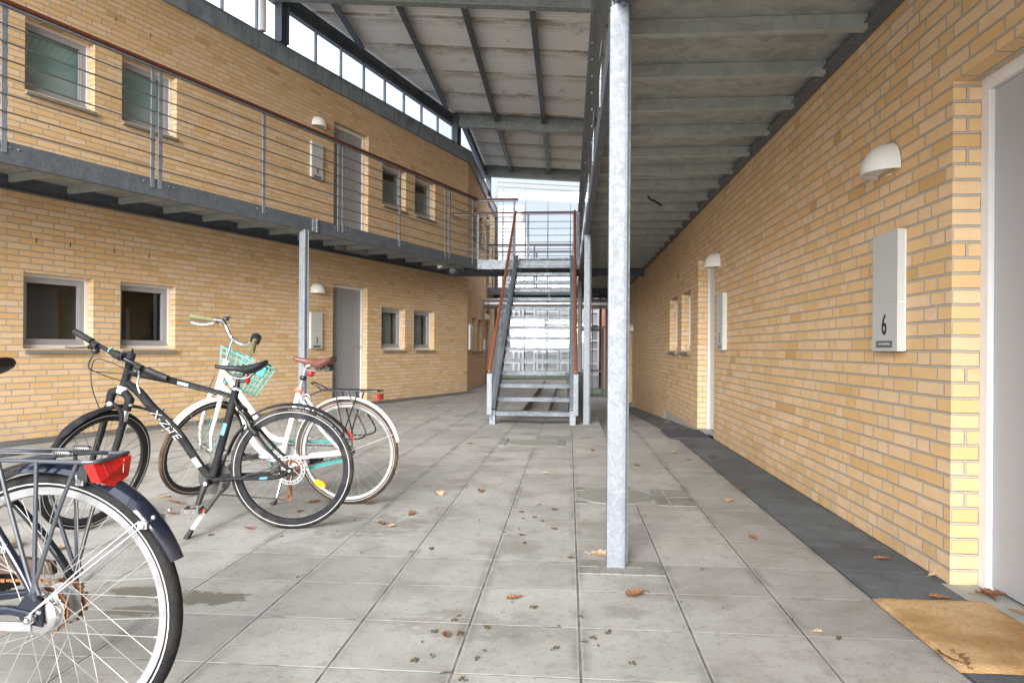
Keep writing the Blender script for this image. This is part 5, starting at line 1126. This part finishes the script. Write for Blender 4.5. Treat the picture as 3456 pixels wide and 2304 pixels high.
for a, b in ((0, 2), (12, 10)):
    g0 = S(L_[a]); g1 = S(L_[b]); m = MB(); e = g0+(g1-g0)*(-.04); m.tube([e, g0+(g1-g0)*.05, g0+(g1-g0)*.35, g0+(g1-g0)*.7, g1], [.017, .0215, .0205, .0165, .0175], 14); m.build('grip', 'olive', bar)
m = MB(); g0 = S(L_[12]); g1 = S(L_[10]); m.tube([g1, g1+(g1-g0)*.28, g1+(g1-g0)*.34], [.031, .034, .026], 18); m.build('gear_shifter', 'black_satin', bar)
m = MB(); g1 = S(L_[2]); g0 = S(L_[0]); m.tube([g1+(g1-g0)*.12, g1+(g1-g0)*.25], .018, 12); bl = m.build('brake_lever', 'black_satin', bar); m = MB(); m.tube(catmull([g1+V((0, 0, -.02)), g1+(g0-g1)*.5+V((0, 0, -.045)), g0+V((0, 0, -.040))], 5), .0055, 8, flat=.7); m.build('lever_blade', 'alloy', bl)
m = MB(); q = S((-.006, .10, .85)); m.ball(q+V((0, 0, .012)), .020, .020, .018, 12, 6, -.5); m.box(tuple(q+V((-.03, -.004, .018))), tuple(q+V((-.01, .004, .032)))); m.build('bell', 'black_gloss', bar)
m = MB(); m.tube(catmull([S((-.01, .13, .83)), S((.03, .06, .74)), S((.06, .03, .60)), S((.03, .03, .45)), S((.02, .03, .36))], 6), .0024, 6); m.tube(catmull([S((-.02, -.21, .80)), S((.06, -.14, .70)), S((.05, -.06, .55)), S((.03, -.03, .46)), (.84, .0, .70)], 6), .0024, 6); m.tube(catmull([(.905, .024, .80), (.93, .05, .70), (.90, .035, .66), (.80, .024, .60)], 5), .0024, 6); m.build('cables', 'black', bar)
# wire basket
bt = [(.050, .165, .668), (.300, .165, .612), (.300, -.165, .612), (.050, -.165, .668)]; bb_ = [(.075, .120, .452), (.235, .120, .408), (.235, -.120, .408), (.075, -.120, .452)]
m = MB()
def rect_ring(f, r=.0028, k=0):
    q = [V(a)*(1-f)+V(b)*f for a, b in zip(bt, bb_)]; pts = []
    for i in range(4):
        a, b, c = q[i-1], q[i], q[(i+1) % 4]; p1 = b+(a-b).normalized()*.035; p2 = b+(c-b).normalized()*.035
        for t in (0, .33, .66, 1): pts.append(S((p1*(1-t)*(1-t)+b*2*t*(1-t)+p2*t*t)))
    m.tube(pts, r, 6, closed=True)
for f, r_ in ((0, .0038), (.16, .0026), (.36, .0026), (.56, .0026), (.76, .0026), (1, .0032)): rect_ring(f, r_)
for i in range(4):
    a0, a1, b0, b1 = V(bt[i]), V(bt[(i+1) % 4]), V(bb_[i]), V(bb_[(i+1) % 4]); nn = 6 if i % 2 else 5
    for k in range(nn):
        f = (k+.5)/nn; m.cyl(S(a0+(a1-a0)*f), S(b0+(b1-b0)*f), .0024, 5)
for k in range(6): f = (k+.5)/6; m.cyl(S(V(bb_[0])+(V(bb_[3])-V(bb_[0]))*f), S(V(bb_[1])+(V(bb_[2])-V(bb_[1]))*f), .0024, 5)
for k in range(3): f = (k+.5)/3; m.cyl(S(V(bb_[0])+(V(bb_[1])-V(bb_[0]))*f), S(V(bb_[3])+(V(bb_[2])-V(bb_[3]))*f), .0024, 5)
bk = m.build('basket', 'teal', Cc)
m = MB(); pts = [S(p) for p in ((.275, -.02, .60), (.275, -.08, .60), (.262, -.08, .535), (.262, -.02, .535))]; nrm = S.u*.004; m.add(pts+[p+nrm for p in pts], [(0, 1, 2, 3), (7, 6, 5, 4), (0, 4, 5, 1), (1, 5, 6, 2), (2, 6, 7, 3), (3, 7, 4, 0)]); m.build('basket_plate', 'teal', bk, smooth=False)
m = MB(); m.ball(S((.315, -.06, .60)), .020, .020, .024, 12, 8, -.99); m.build('front_light', 'black_gloss', Cc)
m = MB(); m.ball(S((.24, .0, .625)), .016, .012, .014, 10, 6, -.99); m.build('red_tag', 'coral', bk)
saddle(Cc, .096, .369, .950, .942, .092, 'brownseat', thick=.075, sag=.018)
m = MB(); m.tube([(.331, 0, .705), (.283, 0, .870), (.268, 0, .878), (.25, 0, .885)], [.0135, .0135, .015, .012], 14); sp_ = m.build('seat_post', 'alloy', Cc)
m = MB(); m.cyl((.20, -.03, .862), (.20, .03, .862), .014, 10); m.cyl((.13, -.035, .865), (.13, .035, .865), .020, 12); m.cyl((.13, -.05, .885), (.13, .05, .885), .012, 10); m.build('saddle_springs', 'black_satin', sp_)
m = MB(); m.ring(V((.322, 0, .735)), X_, Y_, Z_, [(.0145, -.008), (.020, -.008), (.020, .008), (.0145, .008)], 20); m.build('seat_clamp', 'alloy', sp_)
m = MB(); m.ball((.331, .0, .722), .028, .026, .024, 16, 10, -.99); m.build('silicone_light', 'coral', Cc)
m = MB(); m.ball((.303, 0, .800), .022, .022, .018, 12, 8, -.99); m.bar((.29, 0, .82), (.262, 0, .828), .02, .02); hl = m.build('tail_light', 'black_satin', Cc); m = MB(); m.ball((.250, 0, .829), .022, .026, .0225, 14, 8, -.99); m.build('lens', 'red', hl)
# rack
m = MB(); zr1 = .728
for sg in (-1, 1): m.tube(catmull([(.165, sg*.045, zr1+.004), (.10, sg*.055, zr1), (-.18, sg*.055, zr1), (-.212, sg*.045, zr1), (-.218, 0, zr1)], 4), .0048, 8)
m.tube(catmull([(.165, .045, zr1+.004), (.19, .035, .750), (.232, .028, .768), (.238, .0, .772), (.232, -.028, .768), (.19, -.035, .75), (.165, -.045, zr1+.004)], 4), .0048, 8)
for x in (.12, .02, -.08, -.17): m.cyl((x, -.055, zr1), (x, .055, zr1), .004, 6)
for yv_ in (-.02, .02): m.cyl((.16, yv_, zr1+.003), (-.20, yv_, zr1+.003), .0038, 6)
for sg in (-1, 1):
    m.cyl((.066, sg*.055, zr1), (-.002, sg*.068, .45), .0048, 8); m.tube(catmull([(-.09, sg*.055, zr1), (.004, sg*.072, .45), (-.02, sg*.085, .43), (-.12, sg*.092, .44), (-.15, sg*.09, .48), (-.085, sg*.075, .60), (-.02, sg*.058, zr1)], 6), .0048, 8); m.cyl((-.002, sg*.068, .45), (0, sg*.068, .345), .0048, 8)
    m.cyl((.15, sg*.045, zr1), (.285, sg*.03, .68), .004, 7)
rk = m.build('luggage_rack', 'black_gloss', Cc)
m = MB(); m.box((-.222, -.042, .672), (-.205, .042, .710)); m.build('rack_light', 'red', rk, smooth=False)
# chain guard, crank, stand
m = MB(); cgc = V((.452, -.062, .271)); pts = []
for k in range(17): a = R(-100+200*k/16); pts.append((.452+.112*math.cos(a), .271+.112*math.sin(a)))
pts2 = [(.432, .382), (.02, .392), (-.02, .37)]; lo = [(-.02, .298), (.02, .272), (.43, .160)]
pts = lo[1:][::1]+pts+pts2[:2]
for (a, b), (c_, d_) in zip(pts, pts[1:]): m.bar((a, -.058, b), (c_, -.058, d_), .032, .004)
m.prism([(x_, z_) for x_, z_ in [(.02, .394), (.44, .384), (.44, .366), (.02, .372)]], V((0, -.076, 0)), X_, Z_, Y_, 0, .003)
m.prism([(x_, z_) for x_, z_ in [(.02, .272), (.43, .160), (.43, .185), (.02, .296)]], V((0, -.076, 0)), X_, Z_, Y_, 0, .003)
m.build('chain_guard', 'teal', Cc)
m = MB(); chainring(m, (.452, .271), .088, -.050, 38); m.build('chainring', 'alloy', Cc)
m = MB(); m.cyl((.452, -.08, .271), (.452, .078, .271), .012, 12); m.tube([(.452, .08, .271), (.605, .088, .302)], [.016, .010], 10, flat=.6); m.tube([(.452, -.08, .271), (.300, -.088, .240)], [.016, .010], 10, flat=.6); ck = m.build('crank', 'alloy', Cc); pd = pedal((.612, .135, .304), ck, 'black_satin')
m = MB(); m.box((.662, .105, .296), (.668, .165, .312)); m.build('pedal_reflector', 'amber', ck, smooth=False); pedal((.293, -.135, .238), ck, 'black_satin')
m = MB(); chain_run(m, (.452, -.050, .355), (.0, -.050, .362)); chain_run(m, (.452, -.050, .187), (.0, -.050, .306)); m.build('chain', 'grime', Cc)
m = MB(); m.tube([(.385, .03, .262), (.40, .052, .23), (.436, .105, .03)], [.013, .010, .008], 12); ks = m.build('kickstand', 'chrome', Cc); m = MB(); m.tube([(.434, .102, .045), (.438, .110, .018), (.462, .118, .001)], [.011, .012, .013], 10); m.build('rubber_foot', 'black', ks)
m = MB()
for p in ((.29, .04, .655), ): m.tube(catmull([p, (.27, .055, .70), (.235, .055, .69), (.225, .05, .655)], 4), .006, 8)
m.build('rim_brake', 'chrome', Cc)

# ------------------------------------------------ navy city bicycle in the lower left corner
AP = pose(-1.29, 1.705, R(179.0), R(1.5), 0)
A = thing('bicycle', 'navy city bicycle with big red rear light, cut off at the bottom left corner', 'bicycle', mat=AP)
Ra = .341; S = Steer(1.08, Ra, 70, .045, .08); H = V((0, 0, Ra))
fr = MB()
for sg in (-1, 1):
    fr.tube(catmull([(.0, sg*.064, .388), (.03, sg*.062, .445), (.105, sg*.052, .545), (.27, sg*.022, .745)], 4), [.010]*4+[.0105]*9, 12)
    fr.tube(catmull([(.445, sg*.026, .290), (.36, sg*.045, .318), (.10, sg*.060, .352), (.04, sg*.063, .352), (.0, sg*.064, .345)], 4), [.012]*17, 12)
    fr.prism([(-.022, .318), (.03, .328), (.05, .355), (.018, .40), (-.012, .402), (-.02, .37)], V((0, sg*.064, 0)), X_, Z_, Y_, -.004, .004)
fr.tube([(.45, 0, .29), (.265, 0, .80)], .0165, 14); fr.tube([(.45, 0, .29), S((0, 0, .42))], .018, 14); fr.tube(catmull([(.40, 0, .43), (.60, 0, .55), S((0, 0, .52))], 5), .0165, 14); fr.tube([S((0, 0, .38)), S((0, 0, .60))], .020, 14)
fr.cyl((.45, -.036, .29), (.45, .036, .29), .023, 14)
frame = fr.build('frame', 'navy', A)
m = MB()
def star(cx_, cz_, s_, y_): 
    for a in (20, 70, 125): m.bar((cx_-s_*math.cos(R(a)), y_, cz_-s_*math.sin(R(a))), (cx_+s_*math.cos(R(a)), y_, cz_+s_*math.sin(R(a))), .001, .004, up=(0, 1, 0))
star(.075, .508, .011, .0665); star(.118, .556, .008, .0615); star(.094, .530, .007, .064)
m.build('white_star_marks', 'text_white', frame, smooth=False)
m = MB()
for sg in (-1, 1): m.tube(catmull([S((0, sg*.055, .36)), S((0, sg*.06, .2)), S((.045, sg*.056, 0))], 4), .013, 10)
m.cyl(S((0, -.055, .36)), S((0, .055, .36)), .016, 10); m.build('fork', 'navy', A)
wheel(A, 'front_wheel', S.hub, S.X, S.v, S.Z, Ra, .0205, 'tyre', 'alloy', 'spoke', nsp=36)
rw = wheel(A, 'rear_wheel', H, X_, Y_, Z_, Ra, .0205, 'tyre', 'alloy', 'spoke', rimd=.021, nsp=36, hubr=.046, hubw=.050, hubmat='alloy', rot0=.05)
m = MB(); n = 18
m.ring(H-Y_*.046, X_, Z_, Y_, [(.036, -.002), (.050, -.002), (.054, 0), (.050, .002), (.036, .002)], 40)
for k in range(n): a = 2*math.pi*k/n; d = X_*math.cos(a)+Z_*math.sin(a); m.cyl(H-Y_*.046+d*.050, H-Y_*.046+d*.059, .005, 6)
m.ring(H+Y_*.020, X_, Z_, Y_, [(.040, -.003), (.057, -.003), (.057, .003), (.040, .003)], 40)
for k in range(18): a = 2*math.pi*k/18; d = X_*math.cos(a)+Z_*math.sin(a); m.cyl(H+Y_*.024+d*.051, H+Y_*.018+d*.051, .004, 6)
m.build('rusty_sprocket', 'rust', rw)
m = MB(); m.tube([H+Y_*.026, H+Y_*.030, H+Y_*.052, H+Y_*.056], [.040, .046, .046, .036], 28); m.build('brake_drum', 'chrome', rw)
t = MB(); 
for i, ch in enumerate('NEXUS'):
    a = R(52+i*11); d = X_*math.cos(a)*-1+Z_*math.sin(a); q = H+V((-math.sin(R(100)), 0, 0))*0
    pos = H+Y_*(-.014)+(X_*-math.cos(R(35))+Z_*math.sin(R(35)))*0
    ang = R(128-i*15); rad = X_*math.cos(ang)+Z_*math.sin(ang); tn = X_*math.sin(ang)-Z_*math.cos(ang); g_ = text_mb(ch, .013, H+rad*.0360-Y_*.006, tn, -Y_, rad, depth=.0006); t.add(g_.v, g_.f)
t.build('hub_lettering', 'red', rw, smooth=False)
m = MB(); m.cyl((0, .066, Ra), (0, .092, Ra), .006, 10); m.cyl((0, .070, Ra), (0, .082, Ra), .013, 6); m.ball((0, .088, Ra), .009, .008, .009, 10, 6, -.99); m.build('axle_nut', 'chrome', rw)
fender(A, H, X_, Y_, Z_, -5, 158, .374, .372, .070, 'navy', rm=.370, drop=.022)
m = MB()
for sg in (-1, 1):
    e = H+(X_*math.cos(R(139.5))+Z_*math.sin(R(139.5)))*.346+Y_*sg*.034; m.tube([V((.004, sg*.074, .352)), e], .0026, 6); m.tube([V((.004, sg*.074, .352)), V((.004, sg*.074, .352))*.5+(e)*.5+V((.004, 0, .012)), e+V((.01, 0, .01))], .0022, 6)
    m.box(tuple(e+V((-.012, -.004, -.008))), tuple(e+V((.012, .006, .010)))); m.cyl(e+V((0, 0, 0)), e+Y_*sg*.012, .007, 8); m.ball(tuple(e+V((-.026, sg*.0, .020))), .006, .006, .006, 8, 5, -.99)
    e2 = H+(X_*math.cos(R(107))+Z_*math.sin(R(107)))*.345+Y_*sg*.032; m.box(tuple(e2+V((-.010, -.004, -.012))), tuple(e2+V((.010, .006, .014)))); m.cyl(e2, e2+Y_*sg*.012, .006, 8)
m.build('mudguard_stay', 'alloy', A)
# rack
zr2 = .722; m = MB()
for sg in (-1, 1):
    m.tube([(.30, sg*.055, zr2), (.10, sg*.066, zr2), (-.130 if sg > 0 else -.125, sg*.066 if sg > 0 else -.06, zr2)], .0052, 8)
    m.tube(catmull([(.089, sg*.066, zr2), (.055, sg*.068, .60), (.012, sg*.072, .46), (-.004, sg*.074, .415), (.004, sg*.072, .398)], 5), .0052, 8)
    m.tube(catmull([(-.012, sg*.066, zr2), (-.010, sg*.070, .56), (-.008, sg*.074, .404)], 4), .0052, 8)
    m.tube(catmull([(-.114, sg*.060, zr2), (-.07, sg*.066, .61), (-.022, sg*.072, .46), (-.012, sg*.074, .43), (-.022, sg*.074, .40)], 5), .0052, 8)
    m.cyl((-.008, sg*.074, .404), (-.008, sg*.070, .385), .006, 8)
m.tube(catmull([(-.130, .066, zr2), (-.154, .060, zr2), (-.166, .04, zr2+.001), (-.170, -.040, zr2+.004), (-.158, -.056, zr2+.003), (-.125, -.060, zr2)], 4), .0052, 8)
for x0, x1 in ((.10, .05), (.0, -.05), (-.03, -.09)): m.tube(catmull([(x0+.03, .064, zr2), (x0, .03, zr2+.006), (x1, -.03, zr2+.006), (x1-.02, -.064, zr2)], 4), .0045, 7)
rk = m.build('luggage_rack', 'rackpaint' if 'rackpaint' in M else 'black_satin', A)
m = MB()
for yv_ in (-.038, .030):
    m.tube([(.14, yv_, zr2+.012), (-.045, yv_, zr2+.012), (-.06, yv_, zr2+.010)], .0028, 6); c0 = V((-.045, yv_, zr2+.012)); pts = []
    for k in range(110): a = 2*math.pi*k/12; pts.append(V((-.030-.045*k/110, yv_+.0072*math.cos(a), zr2+.014+.0072*math.sin(a))))
    m.tube(pts, .0017, 5)
m.build('spring_clamp', 'steel_dark', rk)
m = MB(); c0 = [(-.112, .068), (-.152, -.046)]
vs = []
for (x_, y_), zt, zb, sk in (((-.136, .058), .714, .672, .0), ((-.158, -.040), .714, .684, 0)):
    for dx in (0, .026):
        vs += [V((x_+dx, y_, zt)), V((x_+dx, y_, zb+(.0 if dx == 0 else .008)))]
p = vs; m.add([p[0], p[1], p[3], p[2], p[4], p[5], p[7], p[6]], [(0, 1, 2, 3), (7, 6, 5, 4), (0, 4, 5, 1), (1, 5, 6, 2), (2, 6, 7, 3), (3, 7, 4, 0)]); lt = m.build('rear_light', 'black_satin', A, smooth=False)
m = MB(); q = [V((-.140, .061, .720)), V((-.158, .057, .672)), V((-.168, .020, .655)), V((-.168, -.034, .672)), V((-.170, -.044, .722))]; out = V((-.014, .002, 0))
q0 = [v+V((.012, 0, 0)) for v in q]; q1 = [v*1.0+out for v in q]; n = len(q); m.add(q0+q1, [tuple(range(n))[::-1], tuple(n+k for k in range(n))]+[(k, (k+1) % n, n+(k+1) % n, n+k) for k in range(n)]); m.build('lens', 'red', lt, smooth=False)
m = MB()
for k in range(5): f = .25+.13*k; a = q[0]*(1-f)+q[4]*f; b = q[1]*(1-f)+q[3]*f+V((0, 0, .004)); m.bar(a+out*1.15+V((0, 0, -.006)), b+out*1.15+V((0, 0, .008)), .0015, .0015)
m.build('lens_ribs', 'red_deep', lt, smooth=False)
saddle(A, .128, .38, .972, .96, .070, 'black', thick=.045); m = MB(); m.tube([(.265, 0, .79), (.235, 0, .905)], .0135, 12); m.build('seat_post', 'alloy', A)
m = MB(); m.prism([(.46, .40), (.20, .446), (.055, .432), (.050, .400), (.20, .398), (.44, .372)], V((0, -.070, 0)), X_, Z_, Y_, -.008, .010); m.build('chain_guard', 'rustguard' if 'rustguard' in M else 'grime', A, smooth=False)
m = MB(); chain_run(m, (.45, -.046, .375), (.0, -.046, Ra+.052)); chain_run(m, (.45, -.046, .205), (.0, -.046, Ra-.052)); m.build('chain', 'rust', A)
m = MB(); chainring(m, (.45, .29), .088, -.046); m.build('chainring', 'alloy', A)
m = MB(); m.cyl((.45, -.08, .29), (.45, .08, .29), .012, 12); m.tube([(.45, .083, .29), (.60, .09, .24)], [.016, .010], 10, flat=.6); m.tube([(.45, -.083, .29), (.30, -.09, .34)], [.016, .010], 10, flat=.6); ck = m.build('crank', 'alloy', A); pedal((.607, .14, .238), ck, 'black_satin'); pedal((.293, -.14, .342), ck, 'black_satin')
m = MB(); m.bar((.0, .074, .322), (.105, .070, .318), .006, .022); m.cyl((.108, .06, .319), (.108, .086, .319), .010, 12); m.build('brake_arm', 'alloy', A, smooth=False)
m = MB(); m.tube(catmull([(.42, 0, .44), (.50, -.03, .36), (.60, -.03, .34)], 4), .004, 6); m.build('cables', 'black', A)
hb = MB(); hp = [S(p) for p in ((-.12, -.28, .80), (-.02, -.2, .80), (.04, -.08, .76), (.04, 0, .74), (.04, .08, .76), (-.02, .2, .80), (-.12, .28, .80))]; hb.tube(catmull(hp, 4), .0112, 10); bar = hb.build('handlebar', 'alloy', A); m = MB(); m.tube([S((0, 0, .6)), S((.04, 0, .74))], .0125, 12); m.build('stem', 'alloy', bar)
for a, b in ((0, 1), (6, 5)): m = MB(); m.tube([hp[a], hp[a]*.35+hp[b]*.65], .016, 12); m.build('grip', 'black', bar)

# ================================================================ LEAVES AND SMALL LITTER
def leaf_mesh(seed, L_=.075):
    rg = random.Random(seed); pts = []; lobes = 4; n = 40
    for side in (1, -1):
        rng_ = range(n//2+1) if side == 1 else range(n//2, -1, -1)
        for k in rng_:
            f = k/(n//2); w_ = .30*math.sin(math.pi*min(1, f*.92+.06))**.8*(1+.38*math.sin(2*math.pi*lobes*f+rg.uniform(-.2, .2)+side*.4)); pts.append((f*L_, side*w_*L_*(.55+.6*f), f))
    c1, c2 = rg.uniform(.15, .5), rg.uniform(-.4, .5); m = MB()
    def z(x, y, j=0): f = x/L_; return .004+abs(y)*c1*1.2+(f-.5)**2*L_*.55*abs(c2)+rg.uniform(0, .0035)
    N2 = len(pts)//2; vs = []
    for i in range(N2):
        a = pts[i]; b = pts[len(pts)-1-i]; vs += [V((a[0], a[1], z(a[0], a[1]))), V((a[0], 0, .003+(a[2]-.5)**2*L_*.5*abs(c2))), V((b[0], b[1], z(b[0], b[1])))]
    fs = []
    for i in range(N2-1): fs += [(i*3, i*3+3, i*3+4, i*3+1), (i*3+1, i*3+4, i*3+5, i*3+2)]
    m.add(vs, fs); m.tube([(0, 0, .003), (-.25*L_, .003, .006)], .0009, 5)
    mn = min(v.z for v in m.v)
    for v in m.v: v.z -= mn-.001
    return m
protos = [leaf_mesh(s).build('oak_leaf', 'leaf' if s % 4 else 'leaf_pale') for s in range(6)]
leaves = [(0.11, 3.48, 1.5), (-0.18, 2.86, .8), (0.31, 2.96, 1.15), (0.99, 3.84, .8), (1.08, 4.87, 1.2), (1.21, 5.26, 1.2), (0.99, 6.93, 1.1), (1.29, 6.72, 1), (1.06, 6.54, .6), (0.57, 6.21, .8), (-0.14, 5.71, .8), (-0.6, 4.9, 1), (-0.91, 4.86, 1.3), (0.24, 7.03, .8), (-0.42, 2.47, .7), (-1.0, 7.45, .9), (0.87, 2.61, .45), (1.54, 3.54, .8), (1.59, 3.28, .6), (1.25, 2.33, 1.5), (1.66, 3.04, 1.2), (1.70, 2.98, 1.1), (1.69, 2.87, 1.1), (1.53, 2.99, .8),
 (-2.68, 4.47, .9), (-2.49, 4.35, .8), (-2.38, 4.06, .8), (-2.39, 3.69, 1.2), (-2.64, 3.72, 1), (-2.69, 3.98, 1.1), (-2.75, 3.37, 1.7), (-2.52, 3.27, 1), (-5.08, 7.3, 1), (-5.18, 7.76, 1.2), (-4.9, 7.55, .8), (-5.21, 6.93, 1.2), (-1.63, 4.18, .8), (-1.78, 3.8, .8), (-2.48, 4.36, .9), (-1.66, 4.44, .9), (-1.51, 3.63, .4), (-1.07, 4.0, .9), (-0.99, 3.88, .6), (-0.94, 4.17, .9), (-1.23, 4.49, .8), (-1.89, 3.61, .5), (-1.34, 5.54, .7), (-4.6, 8.2, .9), (-4.7, 7.9, 1), (-4.3, 8.6, .8), (1.45, 9.6, .9), (1.35, 10.4, .8), (1.5, 11.2, .9), (1.3, 7.6, .7), (.62, 9.0, .8), (1.5, 6.2, .6)]
spec = {0: 'large dark curled oak leaf lying just left of the foot of the nearest column', 2: 'brown oak leaf on the slab in front of the nearest column, to its right', 1: 'small folded tan leaf on the slabs left of the nearest column', 3: 'orange-brown leaf alone on the slabs right of the nearest column', 19: 'big curled oak leaf at the front edge of the coir doormat', 17: 'brown leaf on the dark strip nearest the door 6 corner', 18: 'orange leaf at the foot of the right wall near its corner', 30: 'large pale leaf seen through the spokes of the navy bicycle'}
rg = random.Random(11)
for i, (x, y, s_) in enumerate(leaves):
    o = protos[i % 6].copy(); C.objects.link(o)
    z = zf(x, y) if y < 11.5 and x < .44 else zr_(y)+(.004 if x > 1.22 else 0)
    if 1.66 > x > 1.218 and 2.31 < y < 2.96: z = .02
    if x > 1.60 and y < 3.2: z = .008
    if i == 19: z = .012
    o.location = (x, y, z+.001); o.rotation_euler = (rg.uniform(-.12, .12), rg.uniform(-.12, .12), rg.uniform(0, 6.28)); s_ *= 1.2; o.scale = (s_, s_, s_)
    near_r = x > .4; grp = 'fallen leaves'
    lab = spec.get(i)
    if lab: tag(o, lab, 'leaf', grp)
    elif x < -4: tag(o, 'brown fallen leaf along the base of the left wall', 'leaf', 'fallen leaves by the left wall')
    elif x < -2.2: tag(o, 'brown fallen leaf on the slabs around the navy bicycle', 'leaf', 'fallen leaves around the navy bicycle')
    elif x < -.9: tag(o, 'brown fallen leaf on the slabs beneath or beside the black bicycle', 'leaf', 'fallen leaves around the black bicycle')
    elif x > 1.5 and y < 3.2: tag(o, 'brown oak leaf in the little drift on the door step, bottom right', 'leaf', 'fallen leaves on the door step')
    elif x > .4: tag(o, 'small brown leaf on the paving between the nearest column and right wall', 'leaf', 'fallen leaves along the right')
    else: tag(o, 'small brown leaf on the open slabs in the middle of the passage', 'leaf', 'fallen leaves in the middle')
for p in protos: bpy.data.objects.remove(p)
moss = [(-0.18, 4.54), (-0.28, 4.34), (-0.08, 4.42), (-0.26, 4.16), (-0.2, 4.2), (-0.15, 4.12), (-0.27, 3.92), (-0.24, 3.8), (-0.34, 3.84), (-0.51, 4.09), (-0.07, 3.95), (-0.22, 3.64), (-0.4, 2.62), (-0.41, 2.58), (-0.47, 2.47), (-0.49, 2.38), (-0.37, 2.46), (-0.29, 2.53), (-0.27, 2.33), (-0.29, 2.27), (-0.48, 2.24), (-0.37, 2.16), (-0.43, 2.28), (-0.31, 2.12), (-0.03, 2.56), (0.15, 2.53), (0.09, 2.47), (0.06, 2.43), (0.94, 2.55), (-0.13, 2.74), (0.05, 2.66), (0.02, 3.42), (-0.67, 3.49), (0.61, 3.29), (-0.04, 2.37), (0.21, 2.27)]
m = MB(); m2 = MB(); rg = random.Random(5)
for i, (x, y) in enumerate(moss+[(rg.uniform(-2.5, 1.2), rg.uniform(2.1, 7.5)) for _ in range(60)]):
    small = i >= len(moss)
    if i % 3 == 0 or small and i % 2:
        a = rg.uniform(0, 3.1); l = rg.uniform(.012, .04)*(.35 if small else 1); m2.tube([(x-l*math.cos(a)/2, y-l*math.sin(a)/2, .005), (x, y+rg.uniform(-.004, .004), .008), (x+l*math.cos(a)/2, y+l*math.sin(a)/2, .005)], [.0016, .0026, .0012], 5)
    else:
        for k in range(1 if small else rg.randint(4, 9)):
            a = rg.uniform(0, 6.28); d = rg.uniform(0, .018)*(0 if small else 1); r_ = rg.uniform(.002, .006)*(.6 if small else 1); b = rg.uniform(0, 3.14)
            m.tube([(x+d*math.cos(a), y+d*math.sin(a), .004), (x+d*math.cos(a)+r_*2*math.cos(b), y+d*math.sin(a)+r_*2*math.sin(b), .006)], [r_, r_*.5], 5)
o = m.build('moss_litter', 'moss', kind='stuff'); o['label'] = 'scattered crumbs of green-brown moss on the slabs'; o['category'] = 'moss'
o = m2.build('twig_litter', 'twig', kind='stuff'); o['label'] = 'scattered tiny dark twigs on the slabs'; o['category'] = 'twigs'
# damp patch left of centre
def blot(cx_, cy_, rx, ry, seed, z=.0022):
    rg_ = random.Random(seed); ph = [rg_.uniform(0, 6.28) for _ in range(5)]; return [(cx_+rx*math.cos(a)*(1+.22*math.sin(2*a+ph[0])+.16*math.sin(3*a+ph[1])+.1*math.sin(5*a+ph[2])+.07*math.sin(9*a+ph[3])), cy_+ry*math.sin(a)*(1+.2*math.sin(3*a+ph[4])), z) for a in [2*math.pi*k/60 for k in range(60)]]
